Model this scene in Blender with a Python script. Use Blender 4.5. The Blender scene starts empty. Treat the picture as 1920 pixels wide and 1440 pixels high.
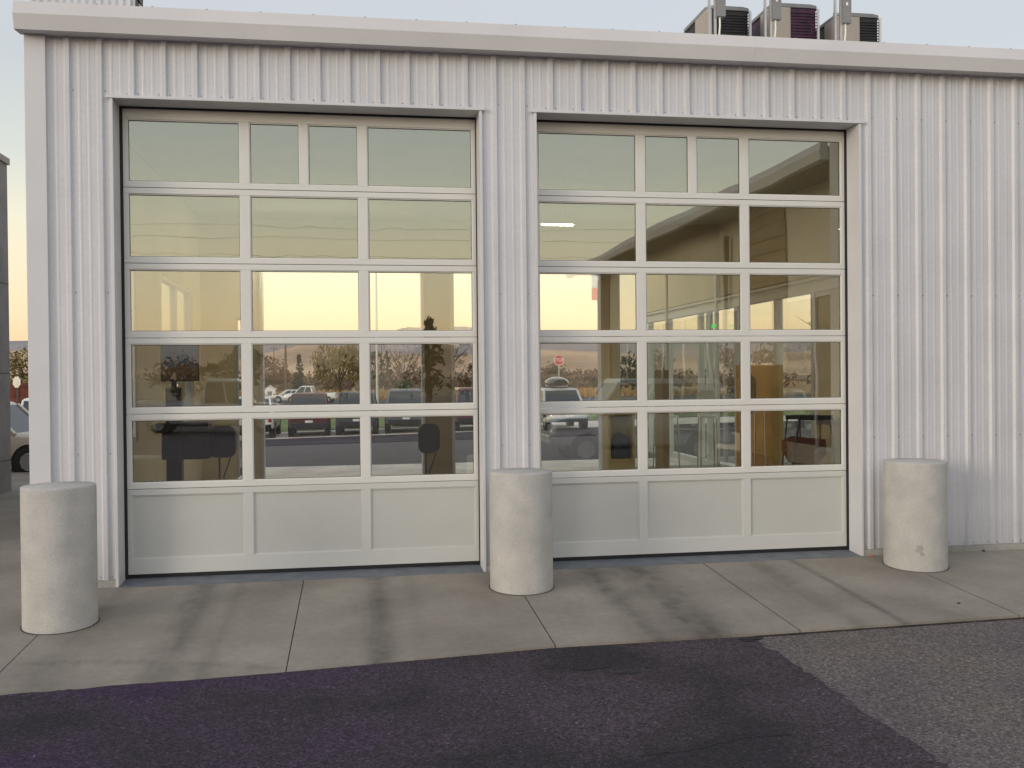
import bpy, bmesh, math, random
from mathutils import Vector, Matrix
random.seed(7)
sc = bpy.context.scene
COL = sc.collection
R = math.radians

# ------------------------------------------------------------ camera
yaw, pitch, roll, fpx = 0.1601, -0.0088, -0.0096, 1823.7
cyw, syw = math.cos(yaw), math.sin(yaw)
rt = Vector((cyw, -syw, 0)); fw = Vector((syw*math.cos(pitch), cyw*math.cos(pitch), math.sin(pitch))); up = rt.cross(fw)
RX = math.cos(roll)*rt + math.sin(roll)*up
UP = -math.sin(roll)*rt + math.cos(roll)*up
cd = bpy.data.cameras.new('camera'); cam = bpy.data.objects.new('camera', cd); COL.objects.link(cam)
cam.matrix_world = Matrix(((RX.x, UP.x, -fw.x, 2.7754), (RX.y, UP.y, -fw.y, -10.2344), (RX.z, UP.z, -fw.z, 2.0777), (0, 0, 0, 1)))
cd.sensor_width = 36; cd.lens = 36*fpx/1920; cd.clip_start = .1; cd.clip_end = 9000
sc.camera = cam
sc.render.resolution_x = 1024; sc.render.resolution_y = 768
# ------------------------------------------------------------ light
SUN_EL, SUN_AZ = R(9), R(238)      # azimuth clockwise from +Y: behind the camera, to the left
w = bpy.data.worlds.new('World'); sc.world = w; w.use_nodes = True
nt = w.node_tree; nt.nodes.clear()
N = nt.nodes.new; L = nt.links.new
wo = N('ShaderNodeOutputWorld'); add = N('ShaderNodeAddShader')
sky = N('ShaderNodeTexSky'); sky.sky_type = 'NISHITA'; sky.sun_disc = False
sky.sun_elevation = SUN_EL; sky.sun_rotation = SUN_AZ; sky.dust_density = 2.0
b1 = N('ShaderNodeBackground'); b1.inputs[1].default_value = .03; L(sky.outputs[0], b1.inputs[0])
tc = N('ShaderNodeTexCoord'); sx = N('ShaderNodeSeparateXYZ'); L(tc.outputs['Generated'], sx.inputs[0])
ramp = N('ShaderNodeValToRGB'); cr = ramp.color_ramp
stops = [(0.0, (.86, .52, .30)), (.02, (.94, .64, .37)), (.06, (1.0, .775, .49)), (.10, (.98, .82, .57)), (.15, (.88, .82, .63)), (.21, (.68, .70, .64)), (.29, (.58, .61, .63)), (.38, (.60, .62, .66)), (.6, (.50, .52, .57)), (1, (.44, .46, .52))]
cr.elements[0].position = stops[0][0]; cr.elements[0].color = stops[0][1] + (1,)
cr.elements[1].position = 1; cr.elements[1].color = stops[-1][1] + (1,)
for p, c in stops[1:-1]:
    e = cr.elements.new(p); e.color = c + (1,)
L(sx.outputs['Z'], ramp.inputs[0])
mr = N('ShaderNodeMapRange'); mr.inputs['From Min'].default_value = .3; mr.inputs['From Max'].default_value = -.8
mr.inputs['To Min'].default_value = 1.0; mr.inputs['To Max'].default_value = 1.9
L(sx.outputs['Y'], mr.inputs['Value'])
b2 = N('ShaderNodeBackground'); L(ramp.outputs[0], b2.inputs[0]); L(mr.outputs[0], b2.inputs[1])
L(b1.outputs[0], add.inputs[0]); L(b2.outputs[0], add.inputs[1]); L(add.outputs[0], wo.inputs[0])
sl = bpy.data.lights.new('sun', 'SUN'); sl.energy = 1.0; sl.angle = R(18); sl.color = (1, .90, .78)
so = bpy.data.objects.new('sun', sl); COL.objects.link(so)
sd = Vector((math.sin(SUN_AZ)*math.cos(SUN_EL), math.cos(SUN_AZ)*math.cos(SUN_EL), math.sin(SUN_EL)))
so.rotation_euler = (-sd).to_track_quat('-Z', 'Y').to_euler()
sc.view_settings.view_transform = 'Standard'; sc.view_settings.look = 'None'
sc.view_settings.exposure = 0; sc.view_settings.gamma = 1
sc.render.engine = 'CYCLES'
sc.cycles.max_bounces = 12; sc.cycles.transparent_max_bounces = 24; sc.cycles.glossy_bounces = 6

# ------------------------------------------------------------ materials
def newmat(name):
    m = bpy.data.materials.new(name); m.use_nodes = True
    return m, m.node_tree.nodes, m.node_tree.links, m.node_tree.nodes['Principled BSDF']

def mat(name, col, rough=.6, metal=0, var=.08, scale=3.0, bump=0, bscale=60, spec=None, emit=None, es=1, coat=0, fine=0):
    m, n, l, p = newmat(name)
    p.inputs['Roughness'].default_value = rough; p.inputs['Metallic'].default_value = metal
    if spec is not None: p.inputs['Specular IOR Level'].default_value = spec
    if coat: p.inputs['Coat Weight'].default_value = coat
    t = n.new('ShaderNodeTexCoord')
    no = n.new('ShaderNodeTexNoise'); no.inputs['Scale'].default_value = scale; no.inputs['Detail'].default_value = 5
    l.new(t.outputs['Object'], no.inputs['Vector'])
    mp = n.new('ShaderNodeMapRange'); mp.inputs['From Min'].default_value = .3; mp.inputs['From Max'].default_value = .7
    mp.inputs['To Min'].default_value = 1-var; mp.inputs['To Max'].default_value = 1+var
    l.new(no.outputs['Fac'], mp.inputs['Value'])
    last = mp.outputs[0]
    if fine:
        n2 = n.new('ShaderNodeTexNoise'); n2.inputs['Scale'].default_value = bscale; n2.inputs['Detail'].default_value = 2
        l.new(t.outputs['Object'], n2.inputs['Vector'])
        m2 = n.new('ShaderNodeMapRange'); m2.inputs['From Min'].default_value = .3; m2.inputs['From Max'].default_value = .7
        m2.inputs['To Min'].default_value = 1-fine; m2.inputs['To Max'].default_value = 1+fine
        l.new(n2.outputs['Fac'], m2.inputs['Value'])
        mm = n.new('ShaderNodeMath'); mm.operation = 'MULTIPLY'; l.new(last, mm.inputs[0]); l.new(m2.outputs[0], mm.inputs[1]); last = mm.outputs[0]
    vm = n.new('ShaderNodeVectorMath'); vm.operation = 'SCALE'; vm.inputs[0].default_value = col
    l.new(last, vm.inputs['Scale']); l.new(vm.outputs[0], p.inputs['Base Color'])
    if bump:
        nb = n.new('ShaderNodeTexNoise'); nb.inputs['Scale'].default_value = bscale; nb.inputs['Detail'].default_value = 3
        l.new(t.outputs['Object'], nb.inputs['Vector'])
        bm_ = n.new('ShaderNodeBump'); bm_.inputs['Strength'].default_value = bump; bm_.inputs['Distance'].default_value = .01
        l.new(nb.outputs['Fac'], bm_.inputs['Height']); l.new(bm_.outputs[0], p.inputs['Normal'])
    if emit:
        p.inputs['Emission Color'].default_value = emit + (1,); p.inputs['Emission Strength'].default_value = es
    return m

def glass(name, tint=(.93, .97, .93), refl=.10, gtint=(1, 1, 1), wavy=False, dust=0):
    m = bpy.data.materials.new(name); m.use_nodes = True
    n, l = m.node_tree.nodes, m.node_tree.links; n.clear()
    o = n.new('ShaderNodeOutputMaterial'); mx = n.new('ShaderNodeMixShader')
    tr = n.new('ShaderNodeBsdfTransparent'); tr.inputs[0].default_value = tint + (1,)
    gl = n.new('ShaderNodeBsdfGlossy'); gl.inputs['Roughness'].default_value = 0.0; gl.inputs[0].default_value = gtint + (1,)
    lw = n.new('ShaderNodeLayerWeight'); lw.inputs['Blend'].default_value = .5
    mp = n.new('ShaderNodeMath'); mp.operation = 'POWER'; mp.inputs[1].default_value = 4; l.new(lw.outputs['Facing'], mp.inputs[0])
    ma = n.new('ShaderNodeMath'); ma.operation = 'ADD'; ma.inputs[1].default_value = refl; ma.use_clamp = True; l.new(mp.outputs[0], ma.inputs[0])
    if wavy:
        t = n.new('ShaderNodeTexCoord'); no = n.new('ShaderNodeTexNoise'); no.inputs['Scale'].default_value = 1.7; no.inputs['Detail'].default_value = 1; l.new(t.outputs['Object'], no.inputs['Vector'])
        bp = n.new('ShaderNodeBump'); bp.inputs['Strength'].default_value = 1; bp.inputs['Distance'].default_value = .0011; l.new(no.outputs['Fac'], bp.inputs['Height']); l.new(bp.outputs[0], gl.inputs['Normal'])
    if dust:
        df = n.new('ShaderNodeBsdfDiffuse'); df.inputs[0].default_value = (.6, .58, .5, 1); t2 = n.new('ShaderNodeTexCoord')
        n2 = n.new('ShaderNodeTexNoise'); n2.inputs['Scale'].default_value = 5; n2.inputs['Detail'].default_value = 9; n2.inputs['Distortion'].default_value = 1.5; l.new(t2.outputs['Object'], n2.inputs['Vector'])
        mr_ = n.new('ShaderNodeMapRange'); mr_.inputs['From Min'].default_value = .4; mr_.inputs['From Max'].default_value = .75; mr_.inputs['To Min'].default_value = dust*.25; mr_.inputs['To Max'].default_value = dust; l.new(n2.outputs['Fac'], mr_.inputs['Value'])
        m3 = n.new('ShaderNodeMixShader'); l.new(mr_.outputs[0], m3.inputs[0]); l.new(tr.outputs[0], m3.inputs[1]); l.new(df.outputs[0], m3.inputs[2]); tr = m3
    l.new(ma.outputs[0], mx.inputs[0]); l.new(tr.outputs[0], mx.inputs[1]); l.new(gl.outputs[0], mx.inputs[2])
    l.new(mx.outputs[0], o.inputs[0])
    return m

def concrete(name, base, stains=False):
    m, n, l, p = newmat(name)
    p.inputs['Roughness'].default_value = .85
    t = n.new('ShaderNodeTexCoord')
    def noise(sc_, det, vec=None):
        k = n.new('ShaderNodeTexNoise'); k.inputs['Scale'].default_value = sc_; k.inputs['Detail'].default_value = det
        l.new(vec or t.outputs['Object'], k.inputs['Vector']); return k.outputs['Fac']
    def mrange(v, a, b, c, d):
        k = n.new('ShaderNodeMapRange'); k.inputs['From Min'].default_value = a; k.inputs['From Max'].default_value = b
        k.inputs['To Min'].default_value = c; k.inputs['To Max'].default_value = d; l.new(v, k.inputs['Value']); return k.outputs[0]
    def mth(op, a, b):
        k = n.new('ShaderNodeMath'); k.operation = op
        for i, v in enumerate((a, b)):
            if v is None: continue
            if isinstance(v, (int, float)): k.inputs[i].default_value = v
            else: l.new(v, k.inputs[i])
        return k.outputs[0]
    f = mth('MULTIPLY', mrange(noise(1.1, 5), .3, .7, .80, 1.15), mrange(noise(180, 2), .3, .7, .82, 1.18))
    f = mth('MULTIPLY', f, mrange(noise(14, 6), .3, .7, .93, 1.07))
    if stains:
        s = n.new('ShaderNodeSeparateXYZ'); l.new(t.outputs['Object'], s.inputs[0])
        wob = n.new('ShaderNodeMapping'); wob.inputs['Scale'].default_value = (6, .7, 1); l.new(t.outputs['Object'], wob.inputs[0])
        wn = noise(1.0, 6, wob.outputs[0])
        xx = mth('ADD', s.outputs['X'], mth('MULTIPLY', mth('SUBTRACT', wn, .5), .12))
        tot = None
        for xc, wd, am in ((1.29, .13, .62), (1.62, .07, .25), (2.97, .13, .6), (3.3, .09, .2), (5.22, .16, .5), (5.72, .26, .65), (7.10, .12, .35), (7.53, .05, .6), (.45, .18, .25), (4.3, .3, .12)):
            d = mth('DIVIDE', mth('SUBTRACT', xx, xc), wd)
            g = mth('POWER', 2.718, mth('MULTIPLY', mth('MULTIPLY', d, d), -1))
            g = mth('MULTIPLY', g, am)
            tot = g if tot is None else mth('ADD', tot, g)
        tot = mth('MULTIPLY', tot, mth('MULTIPLY', mrange(wn, .25, .75, .5, 1.2), mrange(noise(5, 8), .35, .65, .65, 1.2)))
        # a long tyre arc near the lower edge
        ya = mth('ADD', s.outputs['Y'], mth('MULTIPLY', mth('MULTIPLY', s.outputs['X'], s.outputs['X']), .09))
        d = mth('DIVIDE', mth('ADD', ya, 2.2), .06)
        g = mth('MULTIPLY', mth('POWER', 2.718, mth('MULTIPLY', mth('MULTIPLY', d, d), -1)), .28)
        tot = mth('ADD', tot, mth('MULTIPLY', g, mrange(wn, .4, .6, 0, 1)))
        f = mth('MULTIPLY', f, mth('SUBTRACT', 1, mth('MULTIPLY', tot, .78)))
    vm = n.new('ShaderNodeVectorMath'); vm.operation = 'SCALE'; vm.inputs[0].default_value = base
    l.new(f, vm.inputs['Scale'])
    gr = n.new('ShaderNodeMix'); gr.data_type = 'RGBA'; l.new(mrange(noise(.7, 7), .5, .72, 0, .30), gr.inputs[0]); l.new(vm.outputs[0], gr.inputs[6])
    v2 = n.new('ShaderNodeVectorMath'); v2.operation = 'MULTIPLY'; v2.inputs[1].default_value = (.62, .54, .52); l.new(vm.outputs[0], v2.inputs[0]); l.new(v2.outputs[0], gr.inputs[7])
    l.new(gr.outputs[2], p.inputs['Base Color'])
    b = n.new('ShaderNodeBump'); b.inputs['Strength'].default_value = .25; b.inputs['Distance'].default_value = .004
    l.new(noise(220, 3), b.inputs['Height']); l.new(b.outputs[0], p.inputs['Normal'])
    return m

def asphalt(name, dark, light, tint, speck=1.0, left=False):
    m, n, l, p = newmat(name)
    p.inputs['Roughness'].default_value = .9
    t = n.new('ShaderNodeTexCoord')
    def noise(s_, d_):
        k = n.new('ShaderNodeTexNoise'); k.inputs['Scale'].default_value = s_; k.inputs['Detail'].default_value = d_
        l.new(t.outputs['Object'], k.inputs['Vector']); return k.outputs['Fac']
    def mix(fac, a, b):
        k = n.new('ShaderNodeMix'); k.data_type = 'RGBA'; l.new(fac, k.inputs[0])
        for i, v in ((6, a), (7, b)):
            if isinstance(v, tuple): k.inputs[i].default_value = v + (1,)
            else: l.new(v, k.inputs[i])
        return k.outputs[2]
    def mrange(v, a, b, c=0, d=1):
        k = n.new('ShaderNodeMapRange'); k.inputs['From Min'].default_value = a; k.inputs['From Max'].default_value = b
        k.inputs['To Min'].default_value = c; k.inputs['To Max'].default_value = d; l.new(v, k.inputs['Value']); return k.outputs[0]
    base = mix(mrange(noise(.9, 5), .38, .62), dark, light)
    tf = mrange(noise(.9, 4), .36, .60, 0, .9)
    if left:      # the violet cast lies mostly on the left part of the patch
        sp = n.new('ShaderNodeSeparateXYZ'); l.new(t.outputs['Object'], sp.inputs[0])
        k = n.new('ShaderNodeMath'); k.operation = 'MULTIPLY'; l.new(tf, k.inputs[0]); l.new(mrange(sp.outputs['X'], 4.6, 1.3, .30, 1), k.inputs[1]); tf = k.outputs[0]
    base = mix(tf, base, tint)
    vo = n.new('ShaderNodeTexVoronoi'); vo.inputs['Scale'].default_value = 80; l.new(t.outputs['Object'], vo.inputs['Vector'])
    rgb = n.new('ShaderNodeSeparateColor'); l.new(vo.outputs['Color'], rgb.inputs[0])
    st = mrange(rgb.outputs[0], 0, 1, 1-.75*speck, 1+.95*speck)
    st2 = mrange(rgb.outputs[1], .97, 1, 0, 3.2*speck)
    a = n.new('ShaderNodeMath'); a.operation = 'ADD'; l.new(st, a.inputs[0]); l.new(st2, a.inputs[1])
    c2 = mrange(noise(30, 8), .3, .7, .6, 1.4)
    a2 = n.new('ShaderNodeMath'); a2.operation = 'MULTIPLY'; l.new(a.outputs[0], a2.inputs[0]); l.new(c2, a2.inputs[1])
    vm = n.new('ShaderNodeVectorMath'); vm.operation = 'SCALE'; l.new(base, vm.inputs[0]); l.new(a2.outputs[0], vm.inputs['Scale'])
    l.new(vm.outputs[0], p.inputs['Base Color'])
    b = n.new('ShaderNodeBump'); b.inputs['Strength'].default_value = .8; b.inputs['Distance'].default_value = .006
    l.new(rgb.outputs[2], b.inputs['Height']); l.new(b.outputs[0], p.inputs['Normal'])
    return m

M = {}
M['siding'] = mat('white_siding_paint', (.59, .59, .618), .42, 0, .05, 1.3, .03, 25, fine=.03)
def siding_mat(base):
    m = base; n, l = m.node_tree.nodes, m.node_tree.links; p = n['Principled BSDF']
    t = n.new('ShaderNodeTexCoord'); mp = n.new('ShaderNodeMapping'); mp.inputs['Scale'].default_value = (3.2, 1, .35); l.new(t.outputs['Object'], mp.inputs[0])
    no = n.new('ShaderNodeTexNoise'); no.inputs['Scale'].default_value = 1.2; no.inputs['Detail'].default_value = 3; l.new(mp.outputs[0], no.inputs['Vector'])
    b = n.new('ShaderNodeBump'); b.inputs['Strength'].default_value = .6; b.inputs['Distance'].default_value = .009; l.new(no.outputs['Fac'], b.inputs['Height'])
    old = p.inputs['Normal'].links[0].from_node; l.new(b.outputs[0], old.inputs['Normal'])
    # rain streaks and splash dirt
    m2 = n.new('ShaderNodeMapping'); m2.inputs['Scale'].default_value = (26, 1, .5); l.new(t.outputs['Object'], m2.inputs[0])
    n2 = n.new('ShaderNodeTexNoise'); n2.inputs['Scale'].default_value = 1; n2.inputs['Detail'].default_value = 4; l.new(m2.outputs[0], n2.inputs['Vector'])
    r2 = n.new('ShaderNodeMapRange'); r2.inputs['From Min'].default_value = .45; r2.inputs['From Max'].default_value = .75; r2.inputs['To Min'].default_value = 1; r2.inputs['To Max'].default_value = .93; l.new(n2.outputs['Fac'], r2.inputs['Value'])
    sz = n.new('ShaderNodeSeparateXYZ'); l.new(t.outputs['Object'], sz.inputs[0])
    r3 = n.new('ShaderNodeMapRange'); r3.inputs['From Min'].default_value = .05; r3.inputs['From Max'].default_value = .55; r3.inputs['To Min'].default_value = .86; r3.inputs['To Max'].default_value = 1; l.new(sz.outputs['Z'], r3.inputs['Value'])
    mm = n.new('ShaderNodeMath'); mm.operation = 'MULTIPLY'; l.new(r2.outputs[0], mm.inputs[0]); l.new(r3.outputs[0], mm.inputs[1])
    src = p.inputs['Base Color'].links[0].from_socket
    vs = n.new('ShaderNodeVectorMath'); vs.operation = 'SCALE'; l.new(src, vs.inputs[0]); l.new(mm.outputs[0], vs.inputs['Scale']); l.new(vs.outputs[0], p.inputs['Base Color'])
siding_mat(M['siding'])
M['trim'] = mat('white_trim_paint', (.60, .60, .62), .4, 0, .03, 2)
M['gutter'] = mat('grey_white_gutter_paint', (.60, .585, .59), .45, 0, .05, 1.2)
M['shadow_metal'] = mat('dark_metal', (.05, .045, .045), .6)
M['alu'] = mat('satin_aluminium_paint', (.68, .67, .64), .38, .0, .03, 2)
M['panel'] = mat('grey_white_panel', (.52, .52, .49), .5, 0, .015, 4, .02, 120, fine=.03)
M['panel_frame'] = mat('grey_white_rail', (.585, .585, .56), .42, 0, .02, 2)
M['rubber'] = mat('black_rubber', (.012, .012, .014), .7)
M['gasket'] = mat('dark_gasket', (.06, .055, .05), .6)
M['galv'] = mat('blue_grey_painted_sill', (.15, .165, .185), .5, .2, .2, 6)
M['screw'] = mat('screw_steel', (.25, .25, .27), .4, .6)
M['pane'] = glass('door_glass', (.985, .98, .955), .125, (.95, 1, .95), True, .012)
M['clear'] = glass('window_glass', (.95, .97, .94), .05)
M['apron'] = concrete('broom_concrete', (.275, .246, .205), True)
M['slabc'] = concrete('pale_concrete', (.80, .74, .64))
M['bollard'] = mat('bollard_concrete', (.455, .443, .42), .88, 0, .10, 5, .5, 150, fine=.17)
for n_ in list(M['bollard'].node_tree.nodes):
    if n_.type == 'TEX_NOISE':
        tn = M['bollard'].node_tree; oi = tn.nodes.new('ShaderNodeObjectInfo'); av = tn.nodes.new('ShaderNodeVectorMath'); av.operation = 'ADD'
        src = n_.inputs['Vector'].links[0].from_socket; tn.links.new(src, av.inputs[0]); tn.links.new(oi.outputs['Location'], av.inputs[1]); tn.links.new(av.outputs[0], n_.inputs['Vector'])
M['base'] = concrete('foundation_concrete', (.36, .35, .32))
M['block'] = concrete('grey_block', (.25, .24, .24))
M['asph'] = asphalt('dark_asphalt', (.015, .012, .017), (.054, .043, .044), (.028, .009, .042), 1.0, True)
M['asph_old'] = asphalt('weathered_asphalt', (.125, .106, .094), (.175, .150, .130), (.095, .078, .084), .6)
M['asph_far'] = asphalt('lot_asphalt', (.10, .094, .090), (.13, .122, .116), (.11, .10, .10), .3)
M['asph_yard'] = asphalt('yard_asphalt', (.035, .032, .032), (.05, .045, .043), (.04, .036, .04), .3)
M['floor'] = mat('polished_concrete_floor', (.42, .38, .31), .3, 0, .15, 1.5)
M['inwall'] = mat('cream_interior_wall', (.72, .62, .42), .85, 0, .05, 1)
M['ceil'] = mat('ceiling_liner', (.70, .64, .48), .8, 0, .05, 1)
M['tanwall'] = mat('tan_wall', (.36, .27, .14), .85, 0, .06, 1)
M['brick'] = mat('brown_lap_siding', (.27, .18, .08), .8, 0, .2, 4)
M['darkwood'] = mat('dark_soffit', (.045, .032, .022), .8)
M['cream'] = mat('cream_stucco', (.78, .70, .52), .85, 0, .05, 1, .1, 80)
M['black'] = mat('satin_black', (.012, .012, .013), .45)
M['blackgloss'] = mat('gloss_black', (.01, .01, .012), .08, coat=.5)
M['screen'] = mat('dark_glossy_screen', (.012, .016, .022), .08, spec=.8, emit=(.02, .035, .05), es=1.2)
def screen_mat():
    m, n, l, p = newmat('screen_painted_reflection')  # mirrored landscape painted as a dim glow, brown below and blue above
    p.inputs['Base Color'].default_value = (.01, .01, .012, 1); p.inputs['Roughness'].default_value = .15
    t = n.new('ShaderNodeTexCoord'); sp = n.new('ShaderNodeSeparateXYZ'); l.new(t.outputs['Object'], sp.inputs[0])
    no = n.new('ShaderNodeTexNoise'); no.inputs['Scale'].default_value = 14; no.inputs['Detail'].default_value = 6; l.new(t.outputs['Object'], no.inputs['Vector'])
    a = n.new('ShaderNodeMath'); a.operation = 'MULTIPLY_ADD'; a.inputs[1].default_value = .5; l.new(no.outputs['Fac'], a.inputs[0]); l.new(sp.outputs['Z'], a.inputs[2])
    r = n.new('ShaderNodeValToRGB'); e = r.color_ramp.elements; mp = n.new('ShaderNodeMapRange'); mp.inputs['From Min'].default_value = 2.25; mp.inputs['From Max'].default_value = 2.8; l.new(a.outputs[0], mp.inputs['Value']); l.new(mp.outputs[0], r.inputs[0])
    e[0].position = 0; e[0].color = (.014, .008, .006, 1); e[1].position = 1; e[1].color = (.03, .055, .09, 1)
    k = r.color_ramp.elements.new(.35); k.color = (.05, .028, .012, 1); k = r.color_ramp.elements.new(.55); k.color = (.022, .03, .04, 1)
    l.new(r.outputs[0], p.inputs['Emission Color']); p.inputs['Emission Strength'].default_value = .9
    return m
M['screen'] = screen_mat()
M['grey'] = mat('mid_grey_plastic', (.20, .20, .20), .5)
M['beige'] = mat('beige_enamel', (.36, .31, .26), .5, 0, .05)
M['louver'] = mat('dark_coil_louvre', (.055, .014, .045), .6, 0, .6, 9)
M['louverb'] = mat('black_coil_louvre', (.012, .011, .012), .6, 0, .5, 9)
M['strut'] = mat('galvanised_strut', (.42, .42, .42), .4, .5, .1)
M['wood'] = mat('orange_wood', (.72, .43, .13), .45, 0, .18, 2.5)
M['brownseat'] = mat('rust_brown_leather', (.13, .03, .01), .9, 0, .4, 7)
M['whiteplastic'] = mat('white_plastic', (.75, .78, .70), .4)
M['navy'] = mat('navy_fabric', (.012, .02, .05), .8)
M['ochre'] = mat('ochre_panel', (.42, .33, .13), .6)
M['pinkwall'] = mat('pinkish_panel', (.30, .22, .18), .7)
M['grn'] = mat('lit_green_sign', (.02, .4, .05), .5, emit=(.05, 1, .12), es=.7)
M['tube'] = mat('lit_tube', (.9, .9, .85), .5, emit=(1, .92, .70), es=45)
M['red'] = mat('sign_red', (.55, .04, .035), .45)
M['white'] = mat('white_paint', (.78, .78, .76), .45)
M['signback'] = mat('bare_sign_back', (.62, .62, .55), .4, .2)
M['wood_pole'] = mat('weathered_pole_wood', (.12, .085, .06), .9, 0, .3, 5)
M['pole'] = mat('pale_grey_pole', (.45, .47, .47), .4, .3)
M['tyre'] = mat('tyre_rubber', (.018, .017, .018), .85)
M['rim'] = mat('alloy_rim', (.42, .42, .43), .35, .7)
M['lens_red'] = mat('tail_lens', (.30, .012, .012), .2)
M['lens_clear'] = mat('head_lens', (.70, .72, .75), .12, .2)
M['carglass'] = mat('tinted_car_glass', (.02, .03, .035), .08, spec=.55)
M['plate'] = mat('plate_white', (.70, .70, .70), .5)
M['chrome'] = mat('chrome', (.7, .7, .7), .15, 1)
M['hill'] = mat('dry_hillside_hazed', (.52, .36, .23), 1, 0, .35, .006)  # dry tan, paled by distance haze put into the colour
M['hillfar'] = mat('far_hills_hazed', (.30, .27, .27), 1, 0, .15, .003)  # haze painted into the grey of the far ridge
M['field'] = mat('dry_grass_field', (.36, .24, .11), 1, 0, .35, .05)
M['terrain'] = mat('bare_dry_ground', (.24, .19, .13), 1, 0, .3, .03)
M['lawn'] = mat('green_lawn', (.13, .19, .035), 1, 0, .3, .8)
M['bark'] = mat('bark', (.09, .065, .045), .9, 0, .3, 6)
for k, c in dict(leaf_willow=(.20, .155, .05), leaf_rust=(.17, .085, .03), leaf_dark=(.030, .045, .022), leaf_brown=(.115, .075, .045), leaf_grey=(.16, .125, .09), leaf_green=(.07, .095, .03)).items():
    M[k] = mat(k, c, .85, 0, .45, 1.2)

# ------------------------------------------------------------ mesh helpers
class MB:
    def __init__(s): s.v = []; s.f = []; s.sm = []
    def add(s, vs, fs, smooth=False):
        b = len(s.v); s.v += [tuple(x) for x in vs]
        for f in fs: s.f.append(tuple(i+b for i in f)); s.sm.append(smooth)
        return s
    def box(s, x0, x1, y0, y1, z0, z1):
        v = [(x, y, z) for z in (z0, z1) for y in (y0, y1) for x in (x0, x1)]
        return s.add(v, [(0, 2, 3, 1), (4, 5, 7, 6), (0, 1, 5, 4), (2, 6, 7, 3), (0, 4, 6, 2), (1, 3, 7, 5)])
    def loft(s, rings, caps=True, smooth=False, closed=True):
        n = len(rings[0]); v = [p for r in rings for p in r]; f = []
        for i in range(len(rings)-1):
            for j in range(n if closed else n-1):
                k = (j+1) % n
                f.append((i*n+j, i*n+k, (i+1)*n+k, (i+1)*n+j))
        s.add(v, f, smooth)
        if caps:
            s.add(rings[0], [tuple(range(n))[::-1]]); s.add(rings[-1], [tuple(range(n))])
        return s
    def prism(s, pts, ax, a, b, smooth=False):
        def P(p, t): return {'x': (t, p[0], p[1]), 'y': (p[0], t, p[1]), 'z': (p[0], p[1], t)}[ax]
        return s.loft([[P(p, a) for p in pts], [P(p, b) for p in pts]], True, smooth)
    def tube(s, p0, p1, r0, r1=None, n=8, smooth=True, caps=True):
        r1 = r0 if r1 is None else r1
        p0 = Vector(p0); p1 = Vector(p1); d = (p1-p0).normalized()
        a = d.orthogonal().normalized(); b = d.cross(a)
        rs = [[p+(a*math.cos(2*math.pi*k/n)+b*math.sin(2*math.pi*k/n))*r for k in range(n)] for p, r in ((p0, r0), (p1, r1))]
        return s.loft(rs, caps, smooth)
    def path(s, pts, r, n=6):
        for a, b in zip(pts, pts[1:]): s.tube(a, b, r, r, n)
        return s
    def lathe(s, prof, cx=0, cy=0, n=32, smooth=True, ax='z'):
        rings = []
        for r, z in prof:
            ring = []
            for k in range(n):
                a = 2*math.pi*k/n; u, v = r*math.cos(a), r*math.sin(a)
                ring.append((cx+u, cy+v, z) if ax == 'z' else ((z, cx+u, cy+v) if ax == 'x' else (cx+u, z, cy+v)))
            rings.append(ring)
        return s.loft(rings, True, smooth)
    def each(s, name, m, parent=None, bevel=0, fix=True, limit=100):
        'one object per separate piece'
        par = list(range(len(s.v)))
        def fd(i):
            while par[i] != i: par[i] = par[par[i]]; i = par[i]
            return i
        seen = {}
        for i, v in enumerate(s.v):
            k = tuple(round(c, 5) for c in v)
            if k in seen: par[fd(i)] = fd(seen[k])
            else: seen[k] = i
        for f in s.f:
            for j in f[1:]: par[fd(j)] = fd(f[0])
        groups = {}
        for f, sm in zip(s.f, s.sm): groups.setdefault(fd(f[0]), []).append((f, sm))
        out = []; rest = MB()
        for n_, g in enumerate(groups.values()):
            q = MB() if n_ < limit else rest; idx = {}; b = len(q.v)
            for f, sm in g:
                nf = []
                for j in f:
                    if j not in idx: idx[j] = len(q.v); q.v.append(s.v[j])
                    nf.append(idx[j])
                q.f.append(tuple(nf)); q.sm.append(sm)
            if n_ < limit: out.append(q.build(name, m, parent, None, bevel, fix))
        if rest.f: o = rest.build(name, m, parent, None, bevel, fix); o['kind'] = 'stuff'
        return out
    def build(s, name, m, parent=None, loc=None, bevel=0, fix=True):
        me = bpy.data.meshes.new(name); me.from_pydata(s.v, [], s.f)
        me.polygons.foreach_set('use_smooth', s.sm)
        me.materials.append(M[m] if isinstance(m, str) else m)
        if fix:
            bm = bmesh.new(); bm.from_mesh(me); bmesh.ops.recalc_face_normals(bm, faces=bm.faces); bm.to_mesh(me); bm.free()
        me.update()
        o = bpy.data.objects.new(name, me); COL.objects.link(o)
        if parent: o.parent = parent
        if loc: o.location = loc
        if bevel:
            b = o.modifiers.new('bevel', 'BEVEL'); b.width = bevel; b.segments = 2; b.limit_method = 'ANGLE'; b.angle_limit = R(40)
        return o

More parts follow.
